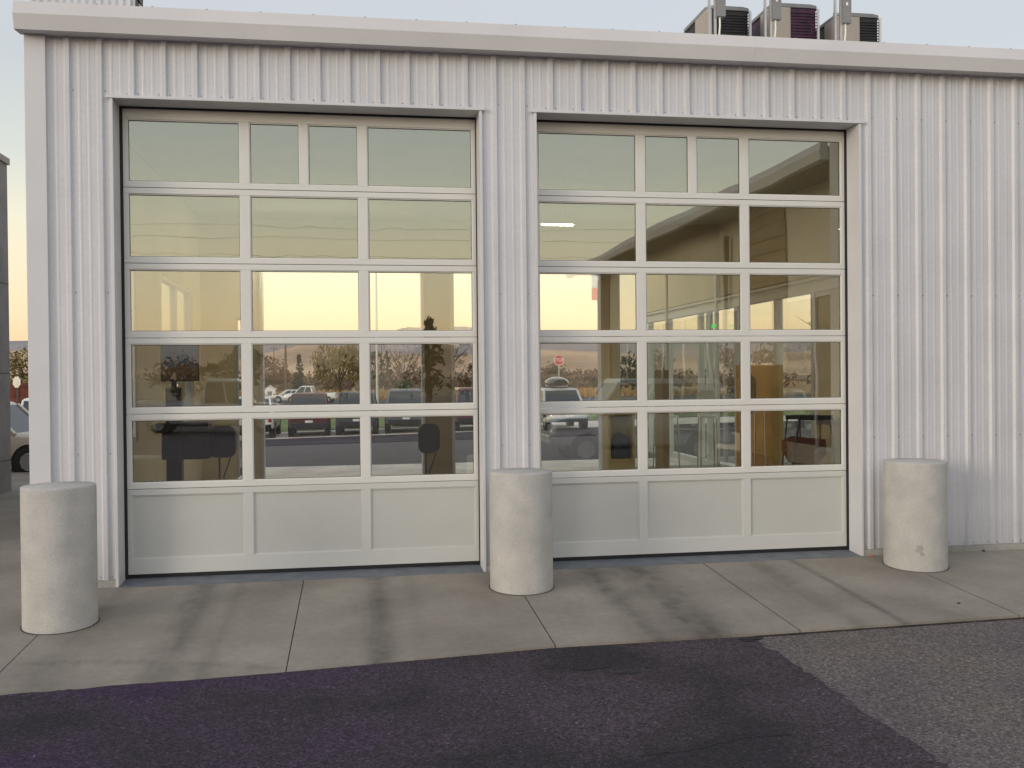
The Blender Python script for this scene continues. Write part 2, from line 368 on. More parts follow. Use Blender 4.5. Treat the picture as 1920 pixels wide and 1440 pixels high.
def tag(o, label=None, cat=None, group=None, kind=None):
    if label: o['label'] = label
    if cat: o['category'] = cat
    if group: o['group'] = group
    if kind: o['kind'] = kind
    return o
def empty(name, loc=(0, 0, 0), rz=0, label=None, cat=None, group=None):
    o = bpy.data.objects.new(name, None); COL.objects.link(o); o.location = loc; o.rotation_euler = (0, 0, rz)
    o.empty_display_size = .1
    return tag(o, label, cat, group)
def kids(o): return [c for c in bpy.data.objects if c.parent == o]
def copy_tree(o, loc=None, rz=None, label=None, parent=None, top=True):
    c = o.copy(); COL.objects.link(c)
    if parent: c.parent = parent
    for ch in kids(o): copy_tree(ch, parent=c, top=False)
    if loc is not None: c.location = loc
    if rz is not None: c.rotation_euler = (0, 0, rz)
    if label: c['label'] = label
    return c
def struct(o): o['kind'] = 'structure'; return o

# ------------------------------------------------------------ ground
XA = [-6, .27, 2.232, 4.345, 6.06, 8.73, 14]
YA = [-3.3, -2.88, -2.70, -2.45, -2.43, -2.31, -2.1]
def ya(x):
    for i in range(len(XA)-1):
        if x <= XA[i+1]: t = (x-XA[i])/(XA[i+1]-XA[i]); return YA[i]+t*(YA[i+1]-YA[i])
    return YA[-1]
joints = [-6, .1, 2.235, 4.37, 6.52, 8.67, 14]
a = MB()
g_ = .004
for i in range(len(joints)-1):
    x0, x1 = joints[i]+g_, joints[i+1]-g_
    nseg = 12; top = []
    xs = [x0+(x1-x0)*k/nseg for k in range(nseg+1)]
    far = 16 if x1 < .2 else -.036
    if i == len(joints)-2: far = -.036
    pf = [(x, far, 0.0 if far < 0 else -.05) for x in xs]
    pn = [(x, ya(x), .06*ya(x)+.012) for x in xs]
    if far > 0:
        pm = [(x, -.036, -.002) for x in xs]
        a.loft([[*pn], [*pm], [*pf]], False, False, False)
    else:
        a.loft([pn, pf], False, False, False)
    a.loft([[(x, y, z-.14) for x, y, z in pn], pn], False, False, False)
struct(a.build('concrete_apron', 'apron'))
a = MB(); a.box(-6, 14, -2.95, -.02, -.30, -.19); struct(a.build('apron_bed', 'shadow_metal'))
# front yard of older asphalt, wide sheet
def sheet(name, x0, x1, y0, y1, z, m, nx=1, ny=1, fz=None):
    v = []; f = []
    for j in range(ny+1):
        for i in range(nx+1):
            x = x0+(x1-x0)*i/nx; y = y0+(y1-y0)*j/ny
            v.append((x, y, fz(x, y) if fz else z))
    for j in range(ny):
        for i in range(nx):
            k = j*(nx+1)+i; f.append((k, k+1, k+nx+2, k+nx+1))
    s = MB(); s.add(v, f)
    return struct(s.build(name, m, fix=False))
sheet('old_asphalt', -60, 70, -14, -1.0, -.160, 'asph_old')
sheet('yard', -60, 70, -74, -14, -.168, 'asph_yard')
random.seed(3)
pts = [(6.12, -2.435)]
y = -2.5
xb = 6.11
while y > -60:
    xb = 6.07 + random.uniform(-.035, .035) + (-.02 if y < -4 else 0)
    pts.append((xb, y)); y -= random.uniform(.04, .12) if y > -8 else 3
near = []
x = -30
while x < 6.1:
    near.append((x, ya(max(x, -5.9))+random.uniform(-.008, .018)+.012)); x += random.uniform(.03, .09) if x > -3 else .8
d = MB(); n = len(near)
ring = near + pts + [(6, -60), (-30, -60)]
d.add([(x, y, -.154) for x, y in ring], [tuple(range(len(ring)))]); 
o = struct(d.build('dark_asphalt', 'asph', fix=False))
bm = bmesh.new(); bm.from_mesh(o.data); bmesh.ops.triangulate(bm, faces=bm.faces[:]);
for f_ in bm.faces:
    if f_.normal.z < 0: f_.normal_flip()
bm.to_mesh(o.data); bm.free()
# cracks and tar blots in the asphalt
c = MB()
def blot(cx, cy, rx, ry, n=18):
    ps = [(cx+rx*random.uniform(.45, 1.1)*math.cos(2*math.pi*k/n), cy+ry*random.uniform(.45, 1.1)*math.sin(2*math.pi*k/n), -.150) for k in range(n)]
    c.add([(cx, cy, -.150)]+ps, [(0, k+1, (k+1) % n+1) for k in range(n)])
blot(6.03, -2.50, .13, .05); blot(5.99, -2.56, .07, .04); blot(4.52, -3.05, .17, .05); blot(4.74, -3.22, .12, .03)
def crack(ps, w0):
    out = []
    for (x0, y0), (x1, y1) in zip(ps, ps[1:]):
        k = max(2, int(math.hypot(x1-x0, y1-y0)/.05))
        for i in range(k): out.append((x0+(x1-x0)*i/k+random.uniform(-.012, .012), y0+(y1-y0)*i/k+random.uniform(-.012, .012)))
    up_ = [(x, y+w0*random.uniform(.2, 1), -.1495) for x, y in out]; dn = [(x, y-w0*random.uniform(.2, 1), -.1495) for x, y in out]
    c.loft([dn, up_], False, False, False)
crack([(4.4, -4.76), (4.75, -4.72), (5.1, -4.60), (5.47, -4.60)], .007)
crack([(6.08, -2.6), (6.07, -3.4), (6.02, -4.3), (6.01, -5.4)], .004)
struct(c.build('asphalt_cracks', 'rubber', fix=False))
# sealed seam between apron and weathered asphalt
c = MB(); c.loft([[(6.1+.12*i, ya(6.1+.12*i)-.022+random.uniform(-.006, .004), -.1520) for i in range(60)], [(6.1+.12*i, ya(6.1+.12*i)+.004, -.1515) for i in range(60)]], False, False, False)
struct(c.build('asphalt_seam', 'rubber', fix=False))
# ground behind the building: slopes away, and rises a little to the right
def rz(x, y):
    if y < 14.5: return -.155 if y > 12 else -.17
    t = min(1, (y-14.5)/18); z = -.155*(1-t) + (-.56+.018*max(-14, min(20, x)))*t
    return z
sheet('rear_lot', -60, 70, 10.0, 56, 0, 'asph_far', 52, 40, rz)
sheet('side_lane', -60, -.4, -1.0, 12, -.162, 'asph_old')
sheet('side_yard', 10.9, 70, -1.0, 10.0, -.162, 'asph_old')
sheet('rear_apron', .3, 11.6, 10.1, 14.6, 0, 'slabc', 1, 1, lambda x, y: -.012 if y < 12 else -.147)
sheet('lot_dark_band', -60, 70, 26.4, 32.2, 0, 'asph', 52, 8, lambda x, y: rz(x, y)+.02)
sheet('kerb_strip', -30, 40, 32.3, 38, 0, 'slabc', 40, 3, lambda x, y: rz(x, y)+.03)
sheet('lawn_strip', -40, 60, 38, 54, 0, 'lawn', 50, 4, lambda x, y: rz(x, y)+.06)
sheet('ground', -3500, 3500, -3500, 3500, -.75, 'terrain', 1, 1)
sheet('road', -300, 300, 62, 106, -.70, 'asph_far')
sheet('dry_field', -400, 500, 106.2, 420, -.65, 'field')
sheet('front_road', -300, 300, -120, -76, -.70, 'asph_far')
def ridge(name, y, depth, prof, m, base=-2):
    s = MB(); front = []; top = []; back = []
    xs = []
    for i in range(len(prof)-1):
        (x0, h0), (x1, h1) = prof[i], prof[i+1]
        for k in range(14):
            t = k/14; t2 = t*t*(3-2*t)
            xs.append((x0+(x1-x0)*t, h0+(h1-h0)*t2))
    xs.append(prof[-1])
    sg = 1 if y > 0 else -1
    rows = []
    for j in range(9):
        t = j/8; rows.append([(x+random.uniform(-6, 6), y-sg*depth*(1-t)+random.uniform(-8, 8), base+(h-base)*(t**1.3)*random.uniform(.94, 1.0 if j < 8 else 1.0) if j < 8 else h+random.uniform(-1, 1)) for x, h in xs])
    rows.append([(x, y+sg*300, base) for x, h in xs])
    s.loft(rows, False, True, False)
    return struct(s.build(name, m))
random.seed(11)
# height = 2.1 + (horizon - row)*distance/1824
ridge('hills', 1500, 500, [(-1600, 30), (-1000, 44), (-600, 50), (-330, 40), (-180, 30), (-60, 52), (60, 38), (150, 34), (260, 44), (400, 38), (520, 30), (900, 44), (1500, 50), (2200, 30)], 'hill')
ridge('far_hills', 2900, 500, [(-3000, 80), (-1600, 120), (-900, 112), (-400, 118), (-60, 128), (100, 134), (160, 148), (330, 150), (400, 132), (700, 120), (1100, 130), (1900, 120), (3000, 130)], 'hillfar')
ridge('near_hills', -1700, 500, [(-1800, 40), (-900, 90), (-300, 70), (200, 60), (700, 110), (1300, 70), (2200, 90)], 'hill')

# ------------------------------------------------------------ the service building
PITCH = .3048
def rib_profile(x0, x1):
    pts = []
    k = int(math.floor(x0/PITCH))-1
    while k*PITCH < x1+PITCH:
        c_ = k*PITCH
        for dx, h in ((-.040, 0), (-.020, .027), (.020, .027), (.036, 0), (.092, 0), (.100, .003), (.116, .003), (.124, 0), (.180, 0), (.188, .003), (.204, .003), (.212, 0)):
            pts.append((c_+dx, -h))
        k += 1
    def interp(x):
        for (a_, b_), (c2, d2) in zip(pts, pts[1:]):
            if a_ <= x <= c2: return b_+(d2-b_)*((x-a_)/(c2-a_) if c2 > a_ else 0)
        return 0
    r = [(x0, interp(x0))]+[p for p in pts if x0 < p[0] < x1]+[(x1, interp(x1))]
    return r
bld = empty('service_building', (0, 0, 0), 0, 'long white ribbed metal service building with two tall glass bay doors', 'building')
DX = [(.427, 4.100), (4.715, 8.400)]; H = 4.87
s = MB()
def siding(x0, x1, z0, z1):
    p = rib_profile(x0, x1)
    s.loft([[(x, y, z0) for x, y in p], [(x, y, z1) for x, y in p]], False, False, False)
TW = .03
siding(-.36, DX[0][0]-TW+.01, .072, 5.56); siding(DX[0][0]-TW+.01, DX[0][1]+TW-.01, H+.035, 5.56); siding(DX[0][1]+TW-.01, DX[1][0]-TW+.01, .072, 5.56)
siding(DX[1][0]-TW+.01, DX[1][1]+TW-.01, H+.035, 5.56); siding(DX[1][1]+TW-.01, 10.86, .072, 5.56)
s.build('ribbed_wall', 'siding', bld, fix=False)
# side walls of the box (outside skins)
s = MB()
WZ = [(2.6, 4.15), (5.95, 8.95)]
def leftwall(x0, x1):
    s.box(x0, x1, .03, 10.1, .02, 1.2); s.box(x0, x1, .03, 10.1, 3.75, 5.6)
    for y0, y1 in ((.03, 2.6), (4.15, 5.95), (8.95, 10.1)): s.box(x0, x1, y0, y1, 1.2, 3.75)
leftwall(-.385, -.33)
s.box(10.72, 10.86, .03, 5.45, .02, 5.6); s.box(10.72, 10.86, 5.45, 16.2, 3.62, 5.6)
s.each('side_wall', 'siding', bld)
s = MB(); s.box(-.392, -.195, -.045, .02, .0, 5.47); s.box(10.82, 10.9, -.045, .02, 0, 5.47); s.each('corner_trim', 'trim', bld, bevel=.004)
s = MB()
for x0, x1 in ((-.36, .395), (4.135, 4.68), (8.432, 10.86)): s.box(x0, x1, -.03, .0, -.06, .07)
s.each('foundation', 'base', bld)
# eave gutter: bevelled box, prism along x
s = MB()
prof = [(.0, 5.475), (-.165, 5.46), (-.20, 5.462), (-.235, 5.605), (-.20, 5.735), (-.15, 5.74), (-.15, 5.722), (0, 5.722)]
s.prism([(y, z) for y, z in prof], 'x', -.43, 7.1); s.prism([(y+.0015, z+.0015) for y, z in prof], 'x', 7.1015, 10.98)
g = s.build('eave_gutter', 'gutter', bld)
s = MB()
for i in range(22): s.lathe([(.012, 5.735), (.012, 5.75), (.006, 5.756)], -.2+i*.52, -.16, 8)
s.each('gutter_screw', 'screw', g)
s = MB()
s.box(-.42, 10.9, -.10, 10.3, 5.60, 5.715); s.build('roof', 'trim', bld)
# bay door surrounds
for (x0, x1) in DX:
    s = MB()
    s.box(x0-TW, x0, -.04, .24, -.012, H+.002); s.box(x1, x1+TW, -.04, .24, -.012, H+.002)
    s.box(x0-TW-.035, x1+TW+.035, -.048, -.02, H+.004, H+.034); s.box(x0-TW, x1+TW, -.02, .26, H+.006, H+.03)
    s.build('door_surround', 'trim', bld, bevel=.003)
    s = MB(); s.box(x0-.04, x0+.018, .245, .34, 0, H); s.box(x1-.008, x1+.05, .245, .34, 0, H); s.box(x0, x1, .262, .40, H-.012, H+.03)
    s.each('jamb_seal', 'rubber', bld)
    s = MB(); s.add([(x0-.02, -.055, .002), (x1+.02, -.055, .002), (x1, .27, .022), (x0, .27, .022), (x0-.02, -.055, -.2), (x1+.02, -.055, -.2)], [(0, 1, 2, 3), (4, 5, 1, 0)])
    s.build('door_sill', 'galv', bld, fix=False)
# screws on the siding
s = MB()
def screw(x, z, y=0):
    s.tube((x, y+.002, z), (x, y-.007, z), .007, .005, 6)
for k in range(-1, 36):
    xr = k*PITCH
    for z in (1.335, 2.945, 4.95):
        if z > 4.9 and (DX[0][0]-.1 < xr < DX[0][1]+.1 or DX[1][0]-.1 < xr < DX[1][1]+.1): continue
        for dx in (.048,):
            x = xr+dx
            if x < -.15 or x > 10.8: continue
            if any(a_-.06 < x < b_+.06 for a_, b_ in DX): continue
            screw(x, z)
    for dx in (-.055, .055):
        x = xr+dx
        if any(a_-.05 < x < b_+.05 for a_, b_ in DX): screw(x, H+.062)
        elif -.15 < x < 10.8: screw(x, .10)
s.each('siding_screw', 'screw', bld)
# interior shell
s = MB()
leftwall(-.329, -.25)
s.box(-.25, .42, 9.9, 10.1, 0, 5.3); s.box(.62, .90, 9.9, 10.1, 0, 5.3); s.box(.42, .62, 9.9, 10.1, 3.3, 5.3)
s.box(.90, 8.0, 9.9, 10.1, 4.44, 5.3); s.box(8.0, 8.3, 9.9, 10.1, 0, 5.3); s.box(8.3, 10.61, 9.9, 10.1, 4.40, 5.3)
s.box(10.62, 10.72, .06, 5.45, 0, 5.3); s.box(10.62, 10.72, 5.45, 16.2, 3.75, 5.3)
s.box(-.24, .395, .05, .2, 0, 5.3); s.box(4.14, 4.67, .05, .2, 0, 5.3); s.box(8.44, 10.62, .05, .2, 0, 5.3); s.box(.395, 8.44, .06, .2, H+.05, 5.3)
s.build('interior_wall', 'inwall', bld)
s = MB(); s.box(4.20, 4.755, 9.9, 10.12, 0, 4.44); s.build('pillar', 'tanwall', bld)
s = MB(); s.box(-.24, 10.62, .2, 9.9, 5.3, 5.34); s.build('ceiling', 'ceil', bld)
s = MB(); s.box(-.24, 10.65, .27, 10.1, -.1, -.003); s.build('shop_floor', 'floor', bld)
s = MB()
for x0, x1 in ((.90, 4.20), (4.755, 8.0)):
    s.box(x0, x0+.06, 9.84, 10.14, 0, 4.44); s.box(x1-.06, x1, 9.84, 10.14, 0, 4.44); s.box(x0+.06, x1-.06, 9.84, 10.14, 4.38, 4.44)
s.each('rear_opening_frame', 'trim', bld)
# left windows with frames and mullions
def side_window(x, y0, y1, z0, z1, nm=1):
    f = MB(); t = .07
    f.box(x-.08, x+.04, y0, y0+t, z0, z1); f.box(x-.08, x+.04, y1-t, y1, z0, z1); f.box(x-.08, x+.04, y0+t, y1-t, z0, z0+t); f.box(x-.08, x+.04, y0+t, y1-t, z1-t, z1)
    for i in range(nm):
        yc = y0+(y1-y0)*(i+1)/(nm+1); f.box(x-.07, x+.03, yc-.05, yc+.05, z0+t, z1-t)
    o = f.build('window', 'trim', bld)
    p = MB(); p.box(x-.03, x-.022, y0+t, y1-t, z0+t, z1-t); p.build('pane', 'clear', o)
side_window(-.31, 2.6, 4.15, 1.2, 3.75, 0); side_window(-.31, 5.95, 8.95, 1.2, 3.75, 1)
f = MB(); f.box(.42, .46, 9.93, 10.05, .1, 3.3); f.box(.58, .62, 9.93, 10.05, .1, 3.3); f.box(.46, .58, 9.93, 10.05, 3.24, 3.3); o = f.build('window', 'trim', bld)
p = MB(); p.box(.46, .58, 9.98, 9.986, .1, 3.24); p.build('pane', 'clear', o)
# right hand storefront glazing at x = 10.7, header band and base
f = MB(); xg = 10.68
for y0 in (5.5, 7.0, 8.95, 10.6, 11.15, 13.4, 15.0): f.box(xg-.09, xg+.04, y0, y0+.10, .12, 3.46)
f.box(xg-.10, xg+.05, 5.45, 15.9, -.02, .12); f.box(xg-.12, xg+.02, .25, 15.9, 3.46, 3.60); f.box(xg-.07, xg+.03, .25, 15.9, 3.60, 3.66); f.box(xg-.15, xg-.06, .25, 15.9, 3.66, 3.71)
o = f.build('storefront_frame', 'alu', bld)
p = MB(); p.box(xg-.02, xg-.012, 5.6, 15.9, .12, 3.46); p.build('pane', 'clear', o)
f = MB(); f.box(8.3, 8.38, 9.92, 10.04, 0, 4.40); f.box(10.54, 10.60, 9.92, 10.04, 0, 4.40); f.box(8.38, 10.54, 9.92, 10.04, 4.32, 4.40); f.box(8.38, 10.54, 9.92, 10.04, 0, .10); f.box(9.42, 9.46, 9.93, 10.03, .10, 4.32)
o = f.build('window', 'alu', bld)
p = MB(); p.box(8.38, 9.42, 9.975, 9.981, .10, 4.32); p.box(9.46, 10.54, 9.975, 9.981, .10, 4.32); p.each('pane', 'clear', o)
# rooftop ribbed box at the left corner
s = MB()
pr = []
n = 70
for i in range(n+1):
    x = -.62+1.08*i/n; pr.append((x, .9-(.018 if i % 5 in (1, 2) else 0)))
s.loft([[(x, y, 5.715) for x, y in pr], [(x, y, 7.0) for x, y in pr]], False, False, False)
s.loft([[(-.62, .9, 5.715), (-.62, 1.1, 5.715)], [(-.62, .9, 7.0), (-.62, 1.1, 7.0)]], False, False, False)
s.loft([[(.46, .9, 5.715), (.46, 1.1, 5.715)], [(.46, .9, 7.0), (.46, 1.1, 7.0)]], False, False, False)
rb = empty('rooftop_enclosure', (0, 0, 0), 0, 'small ribbed metal enclosure standing on the roof above the left corner', 'roof enclosure')
s.build('ribbed_wall', 'siding', rb, fix=False)
s = MB(); s.prism([(.47, 6.21), (.56, 6.05), (.50, 6.05), (.47, 6.08)], 'y', .86, 1.05); s.prism([(-.68, 7.0), (.40, 7.0), (.52, 6.9), (.56, 6.98), (.46, 7.1), (-.68, 7.1)], 'y', .84, 1.1); s.prism([(.47, 6.22), (.47, 6.9), (.52, 6.9), (.50, 6.2)], 'y', .88, 1.1)
s.build('roof_edge', 'shadow_metal', rb)

# ------------------------------------------------------------ bay doors
DW = 3.65
def make_door(label, loc):
    r = empty('bay_door', loc, 0, label, 'garage door', 'glass bay doors')
    gx4 = [(.042, 1.164), (1.261, 1.776), (1.864, 2.388), (2.482, 3.609)]
    gx3 = [(.042, 1.164), (1.261, 2.388), (2.482, 3.609)]
    rows = [(4.11, 4.755, gx4), (3.33, 3.99, gx3), (2.56, 3.21, gx3), (1.775, 2.44, gx3), (1.0, 1.655, gx3), (.22, .875, gx3)]
    secs = [(4.055, 4.862), (3.275, 4.049), (2.503, 3.269), (1.718, 2.497), (.943, 1.712), (.06, .937)]
    y0, y1 = .0, .05
    for k, ((g0, g1, gx), (s0, s1)) in enumerate(zip(rows, secs)):
        f = MB()
        # rails
        f.box(0, DW, y0, y1, g1, s1); f.box(0, DW, y0, y1, s0, g0)
        xs = [0]+[v for ab in gx for v in ab]+[DW]
        for i in range(0, len(xs), 2): f.box(xs[i], xs[i+1], y0, y1, g0, g1)
        fr = f.build('section_frame', 'alu' if k < 5 else 'panel_frame', r, bevel=.002)
        b = MB()
        for (a0, a1) in gx:      # glazing beads set back in the opening
            t = .011
            for q in ((a0, a0+t, g0, g1), (a1-t, a1, g0, g1), (a0+t, a1-t, g0, g0+t), (a0+t, a1-t, g1-t, g1)): b.box(q[0], q[1], y0+.012, y0+.045, q[2], q[3])
        b.build('glazing_bead', 'alu' if k < 5 else 'panel_frame', fr)
        if k < 5:
            b = MB()
            for (a0, a1) in gx:
                for q in ((a0+.011, a0+.0155, g0+.011, g1-.011), (a1-.0155, a1-.011, g0+.011, g1-.011), (a0+.0155, a1-.0155, g0+.011, g0+.0155), (a0+.0155, a1-.0155, g1-.017, g1-.011)): b.box(q[0], q[1], y0+.018, y0+.036, q[2], q[3])
            b.build('gasket', 'gasket', fr)
        for (a0, a1) in gx:
            p = MB()
            if k < 5: p.box(a0+.0156, a1-.0156, y0+.024, y0+.030, g0+.0156, g1-.0171); p.build('pane', 'pane', r)
            else: p.box(a0+.0111, a1-.0111, y0+.020, y0+.034, g0+.0111, g1-.0111); p.build('solid_panel', 'panel', r)
    s = MB(); s.box(-.004, DW+.004, y0+.004, y1-.006, .018, .06); s.build('bottom_seal', 'rubber', r)
    return r
D1 = make_door('left tall glass bay door with the dark equipment stand behind its lower panes', (.448, .28, 0))
D2 = copy_tree(D1, (4.741, .28, 0), 0, 'right tall glass bay door, with the reflected roof eave running across its upper panes')

# ------------------------------------------------------------ bollards
def bollard(x, y, z0, h, r, label, tilt=0):
    b = MB(); b.lathe([(r*.995, z0-.1), (r, z0+.02), (r*1.0, h-.02), (r*.99, h-.006), (r*.965, h), (.001, h+.012)], 0, 0, 64)
    o = b.build('bollard', 'bollard', None, (x, y, 0)); tag(o, label, 'bollard', 'white concrete bollards in front of the bay doors')
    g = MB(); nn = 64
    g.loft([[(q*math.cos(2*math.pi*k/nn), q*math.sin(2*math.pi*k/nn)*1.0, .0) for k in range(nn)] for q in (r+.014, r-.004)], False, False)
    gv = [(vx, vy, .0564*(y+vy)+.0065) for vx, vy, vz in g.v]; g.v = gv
    g.build('base_ring', 'gasket', o, fix=False)  # thin dark ring around the foot, following the slope
    return o
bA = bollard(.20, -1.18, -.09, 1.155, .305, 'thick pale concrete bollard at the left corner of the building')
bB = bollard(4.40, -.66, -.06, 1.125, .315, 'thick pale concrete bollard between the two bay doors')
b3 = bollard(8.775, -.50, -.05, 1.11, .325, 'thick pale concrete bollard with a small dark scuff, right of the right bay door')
s = MB()
random.seed(5)
for cx_, cz_, w_, h_ in ((-.135, .20, .05, .05), (-.11, .15, .03, .04), (.08, .33, .006, .006), (.2, .12, .02, .05)):
    n = 14; ps = []
    for k in range(n):
        a_ = 2*math.pi*k/n; q = random.uniform(.4, 1)
        X = cx_+w_*q*math.cos(a_); Z = cz_+h_*q*math.sin(a_); ps.append((X, -math.sqrt(.3265**2-X*X), Z))
    ps = [(cx_, -math.sqrt(.3265**2-cx_*cx_), cz_)]+ps
    s.add(ps, [(0, k+1, (k+1) % n+1) for k in range(n)])
s.each('scuff', mat('grey_scuff', (.34, .33, .31), .9), b3, fix=False)
# small litter on the concrete
for x, y, m_, lb in ((8.50, -.09, 'red', 'tiny red plastic scrap on the concrete by the right door jamb'), (9.33, -.2, 'black', 'tiny dark pebble on the concrete right of the right bollard'), (9.9, -.06, 'black', 'tiny dark pebble by the wall foot far right'), (8.35, -1.9, 'black', 'tiny dark pebble near the edge of the concrete apron')):
    s = MB(); s.lathe([(.008, 0), (.018, .006), (.014, .018), (.002, .022)], 0, 0, 7, False)
    tag(s.build('litter_scrap' if m_ == 'red' else 'pebble', m_, None, (x, y, .06*y+.0)), lb, 'litter' if m_ == 'red' else 'pebble')

# ------------------------------------------------------------ rooftop air conditioners
def rrect(x0, x1, y0, y1, r, n=5):
    out = []
    for cx_, cy_, a0 in ((x1-r, y1-r, 0), (x0+r, y1-r, 90), (x0+r, y0+r, 180), (x1-r, y0+r, 270)):
        for k in range(n+1):
            a_ = R(a0+90*k/n); out.append((cx_+r*math.cos(a_), cy_+r*math.sin(a_)))
    return out
def ac(x0, w, d, top, lab, dark, frac):
    r = empty('air_conditioner', (x0, 1.8, 5.715), 0, lab, 'air conditioner', 'air conditioners on the roof')
    h = top-5.715
    s = MB(); s.prism(rrect(.02, w-.02, .02, d-.02, .06), 'z', .08, h-.06); body = s.build('coil', dark, r)
    s = MB(); s.prism(rrect(0, w, 0, d, .09), 'z', h-.06, h-.02, True); s.prism(rrect(.03, w-.03, .03, d-.03, .09), 'z', h-.02, h, True); s.build('lid', 'grey', r)
    s = MB(); s.box(0, w*frac, -.004, .06, .06, h-.062); s.box(-.004, .06, .06, d*.45, .06, h-.062); s.build('control_panel', 'beige', r, bevel=.012)
    s = MB()
    for x_, y_ in ((w-.012, .012), (.012, d-.012), (w-.012, d-.012)): s.box(x_-.014, x_+.014, y_-.014, y_+.014, .06, h-.062)
    s.each('corner_post', 'trim', r)
    s = MB(); s.box(.01, w-.01, .01, d-.01, 0, .06); s.build('base', 'shadow_metal', r)
    s = MB()
    for i in range(26):
        z = .11+i*(h-.2)/26; s.box(w*frac+.004, w-.03, .006, .02, z, z+.008)
    s.build('louvre', dark, r)
ac(7.31, .61, .95, 6.85, 'leftmost rooftop air conditioner, wide dark coil face and beige corner', 'louverb', .13)
ac(8.20, .665, .80, 6.93, 'middle rooftop air conditioner, tallest, with a purplish coil face', 'louver', .40)
ac(9.12, .625, .80, 6.85, 'rightmost rooftop air conditioner, lowest, with a wide beige side panel', 'louverb', .51)
def stand(x, lab):
    r = empty('electrical_stand', (x, 1.45, 5.715), 0, lab, 'electrical box stand', 'electrical box stands on the roof')
    s = MB()
    for dx in (0, .075): s.box(dx-.014, dx+.014, -.014, .014, 0, 1.35)
    for z in (.55, .95, 1.2): s.box(-.014, .19, .015, .03, z, z+.03)
    s.build('post', 'strut', r)
    s = MB(); s.box(.085, .195, -.06, .014, .83, 1.2); b = s.build('switch_box', 'grey', r, bevel=.006)
    s = MB(); s.box(.12, .145, -.065, -.06, 1.05, 1.09); s.build('sticker', 'white', b)
    s = MB(); s.path([(.13, -.02, .83), (.13, -.02, .72), (.115, 0, .45), (.11, 0, 0)], .012); s.build('conduit', 'whiteplastic', r)
stand(7.215, 'twin metal post with grey switch box before the leftmost air conditioner')
stand(7.955, 'twin metal post with grey switch box before the middle air conditioner')
stand(8.905, 'twin metal post with grey switch box before the rightmost air conditioner')

# ------------------------------------------------------------ inside the shop
k = empty('diagnostic_console', (.40, 3.2, 0), 0, 'tall black equipment console with a dark screen, behind the left bay door', 'console')
s = MB(); s.box(-.10, .10, -.02, .14, 0, 1.96); s.box(-.28, .30, -.2, .3, 0, .05); s.build('column', 'black', k, bevel=.008)
s = MB(); s.box(-.16, .33, .0, .05, 2.04, 2.56); b = s.build('screen_case', 'black', k, bevel=.006)
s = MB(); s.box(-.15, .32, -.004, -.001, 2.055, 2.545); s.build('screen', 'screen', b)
s = MB(); s.box(-.03, .03, .03, .09, 1.9, 2.06); s.build('neck', 'black', k)
s = MB(); s.box(-.165, .435, .02, .42, 1.0, 1.49); s.build('cabinet', 'black', k, bevel=.012)
s = MB(); s.loft([[(-.27, -.1, 1.40), (-.27, .1, 1.40), (-.27, .1, 1.47), (-.27, -.1, 1.47)], [(-.2, -.14, 1.36), (-.2, .14, 1.36), (-.2, .14, 1.49), (-.2, -.14, 1.49)], [(.1, -.14, 1.40), (.1, -.03, 1.40), (.1, -.03, 1.50), (.1, -.14, 1.50)]]); s.build('side_bracket', 'black', k, bevel=.01)
s = MB(); s.tube((.06, -.03, 1.99), (.06, -.045, 1.99), .008, .008, 8); s.build('indicator_light', mat('lit_indicator', (.9, .7, .5), emit=(1, .8, .5), es=1.5), k)
s = MB(); s.path([(-.33, -.1, .62), (-.27, -.1, .74), (-.2, -.1, .66), (-.17, -.1, .45), (-.12, -.1, .3)], .012); s.tube((-.36, -.1, .6), (-.26, -.1, .6), .02); s.build('cable', 'black', k)
def pad(x, y, lab, w=.36, h=.44):
    r = empty('wheel_sensor_stand', (x, y, 0), 0, lab, 'sensor stand', 'black rounded pads on thin stands')
    s = MB(); pts = rrect(-w/2, w/2, .98, .98+h, .10, 6)
    s.loft([[(a_*.93, -.07, 1.2+(b_-1.2)*.93) for a_, b_ in pts], [(a_, -.04, b_) for a_, b_ in pts], [(a_, .04, b_) for a_, b_ in pts], [(a_*.9, .08, 1.2+(b_-1.2)*.9) for a_, b_ in pts]], True, True); s.build('pad', 'black', r)
    s = MB(); s.tube((-.05, .02, 0.03), (-.05, .02, 1.0), .012); s.path([(.10, .02, .98), (.0, .05, .7), (.06, .0, .45), (-.05, .02, .3)], .009); s.build('stem', 'black', r)
    s = MB()
    for q in range(4): s.tube((-.05, .02, .08), (-.05+.24*math.cos(q*math.pi/2+.5), .02+.24*math.sin(q*math.pi/2+.5), .01), .014)
    s.each('foot', 'black', r)
pad(.96, 3.7, 'black rounded pad on a thin stand beside the equipment console')
pad(3.815, 3.7, 'black rounded pad on a thin stand before the tan pillar', .31, .42)
k = empty('high_stool', (10.0, 4.6, 0), 0, 'high black framed stool with a rust brown bucket seat, inside the right bay door', 'stool')
s = MB(); pr = [(-.30, .80), (-.30, .97), (-.12, 1.04), (.02, 1.0), (.24, 1.0), (.26, .78), (.12, .60), (-.06, .56), (-.2, .62)]
s.loft([[(x, -.2, z) for x, z in pr], [(x*1.03, -.05, z) for x, z in pr], [(x, .25, z) for x, z in pr]], True); s.build('seat', 'brownseat', k, bevel=.03)
s = MB(); s.path([(-.42, -.2, .0), (-.20, -.2, 1.36)], .018); s.path([(.42, -.2, .0), (.33, -.2, 1.36)], .018); s.path([(-.36, .25, 0), (-.2, .25, 1.36)], .014); s.path([(.38, .25, 0), (.32, .25, 1.36)], .014); s.path([(.02, .25, .4), (.02, .25, 1.33)], .012); s.build('frame', 'black', k)
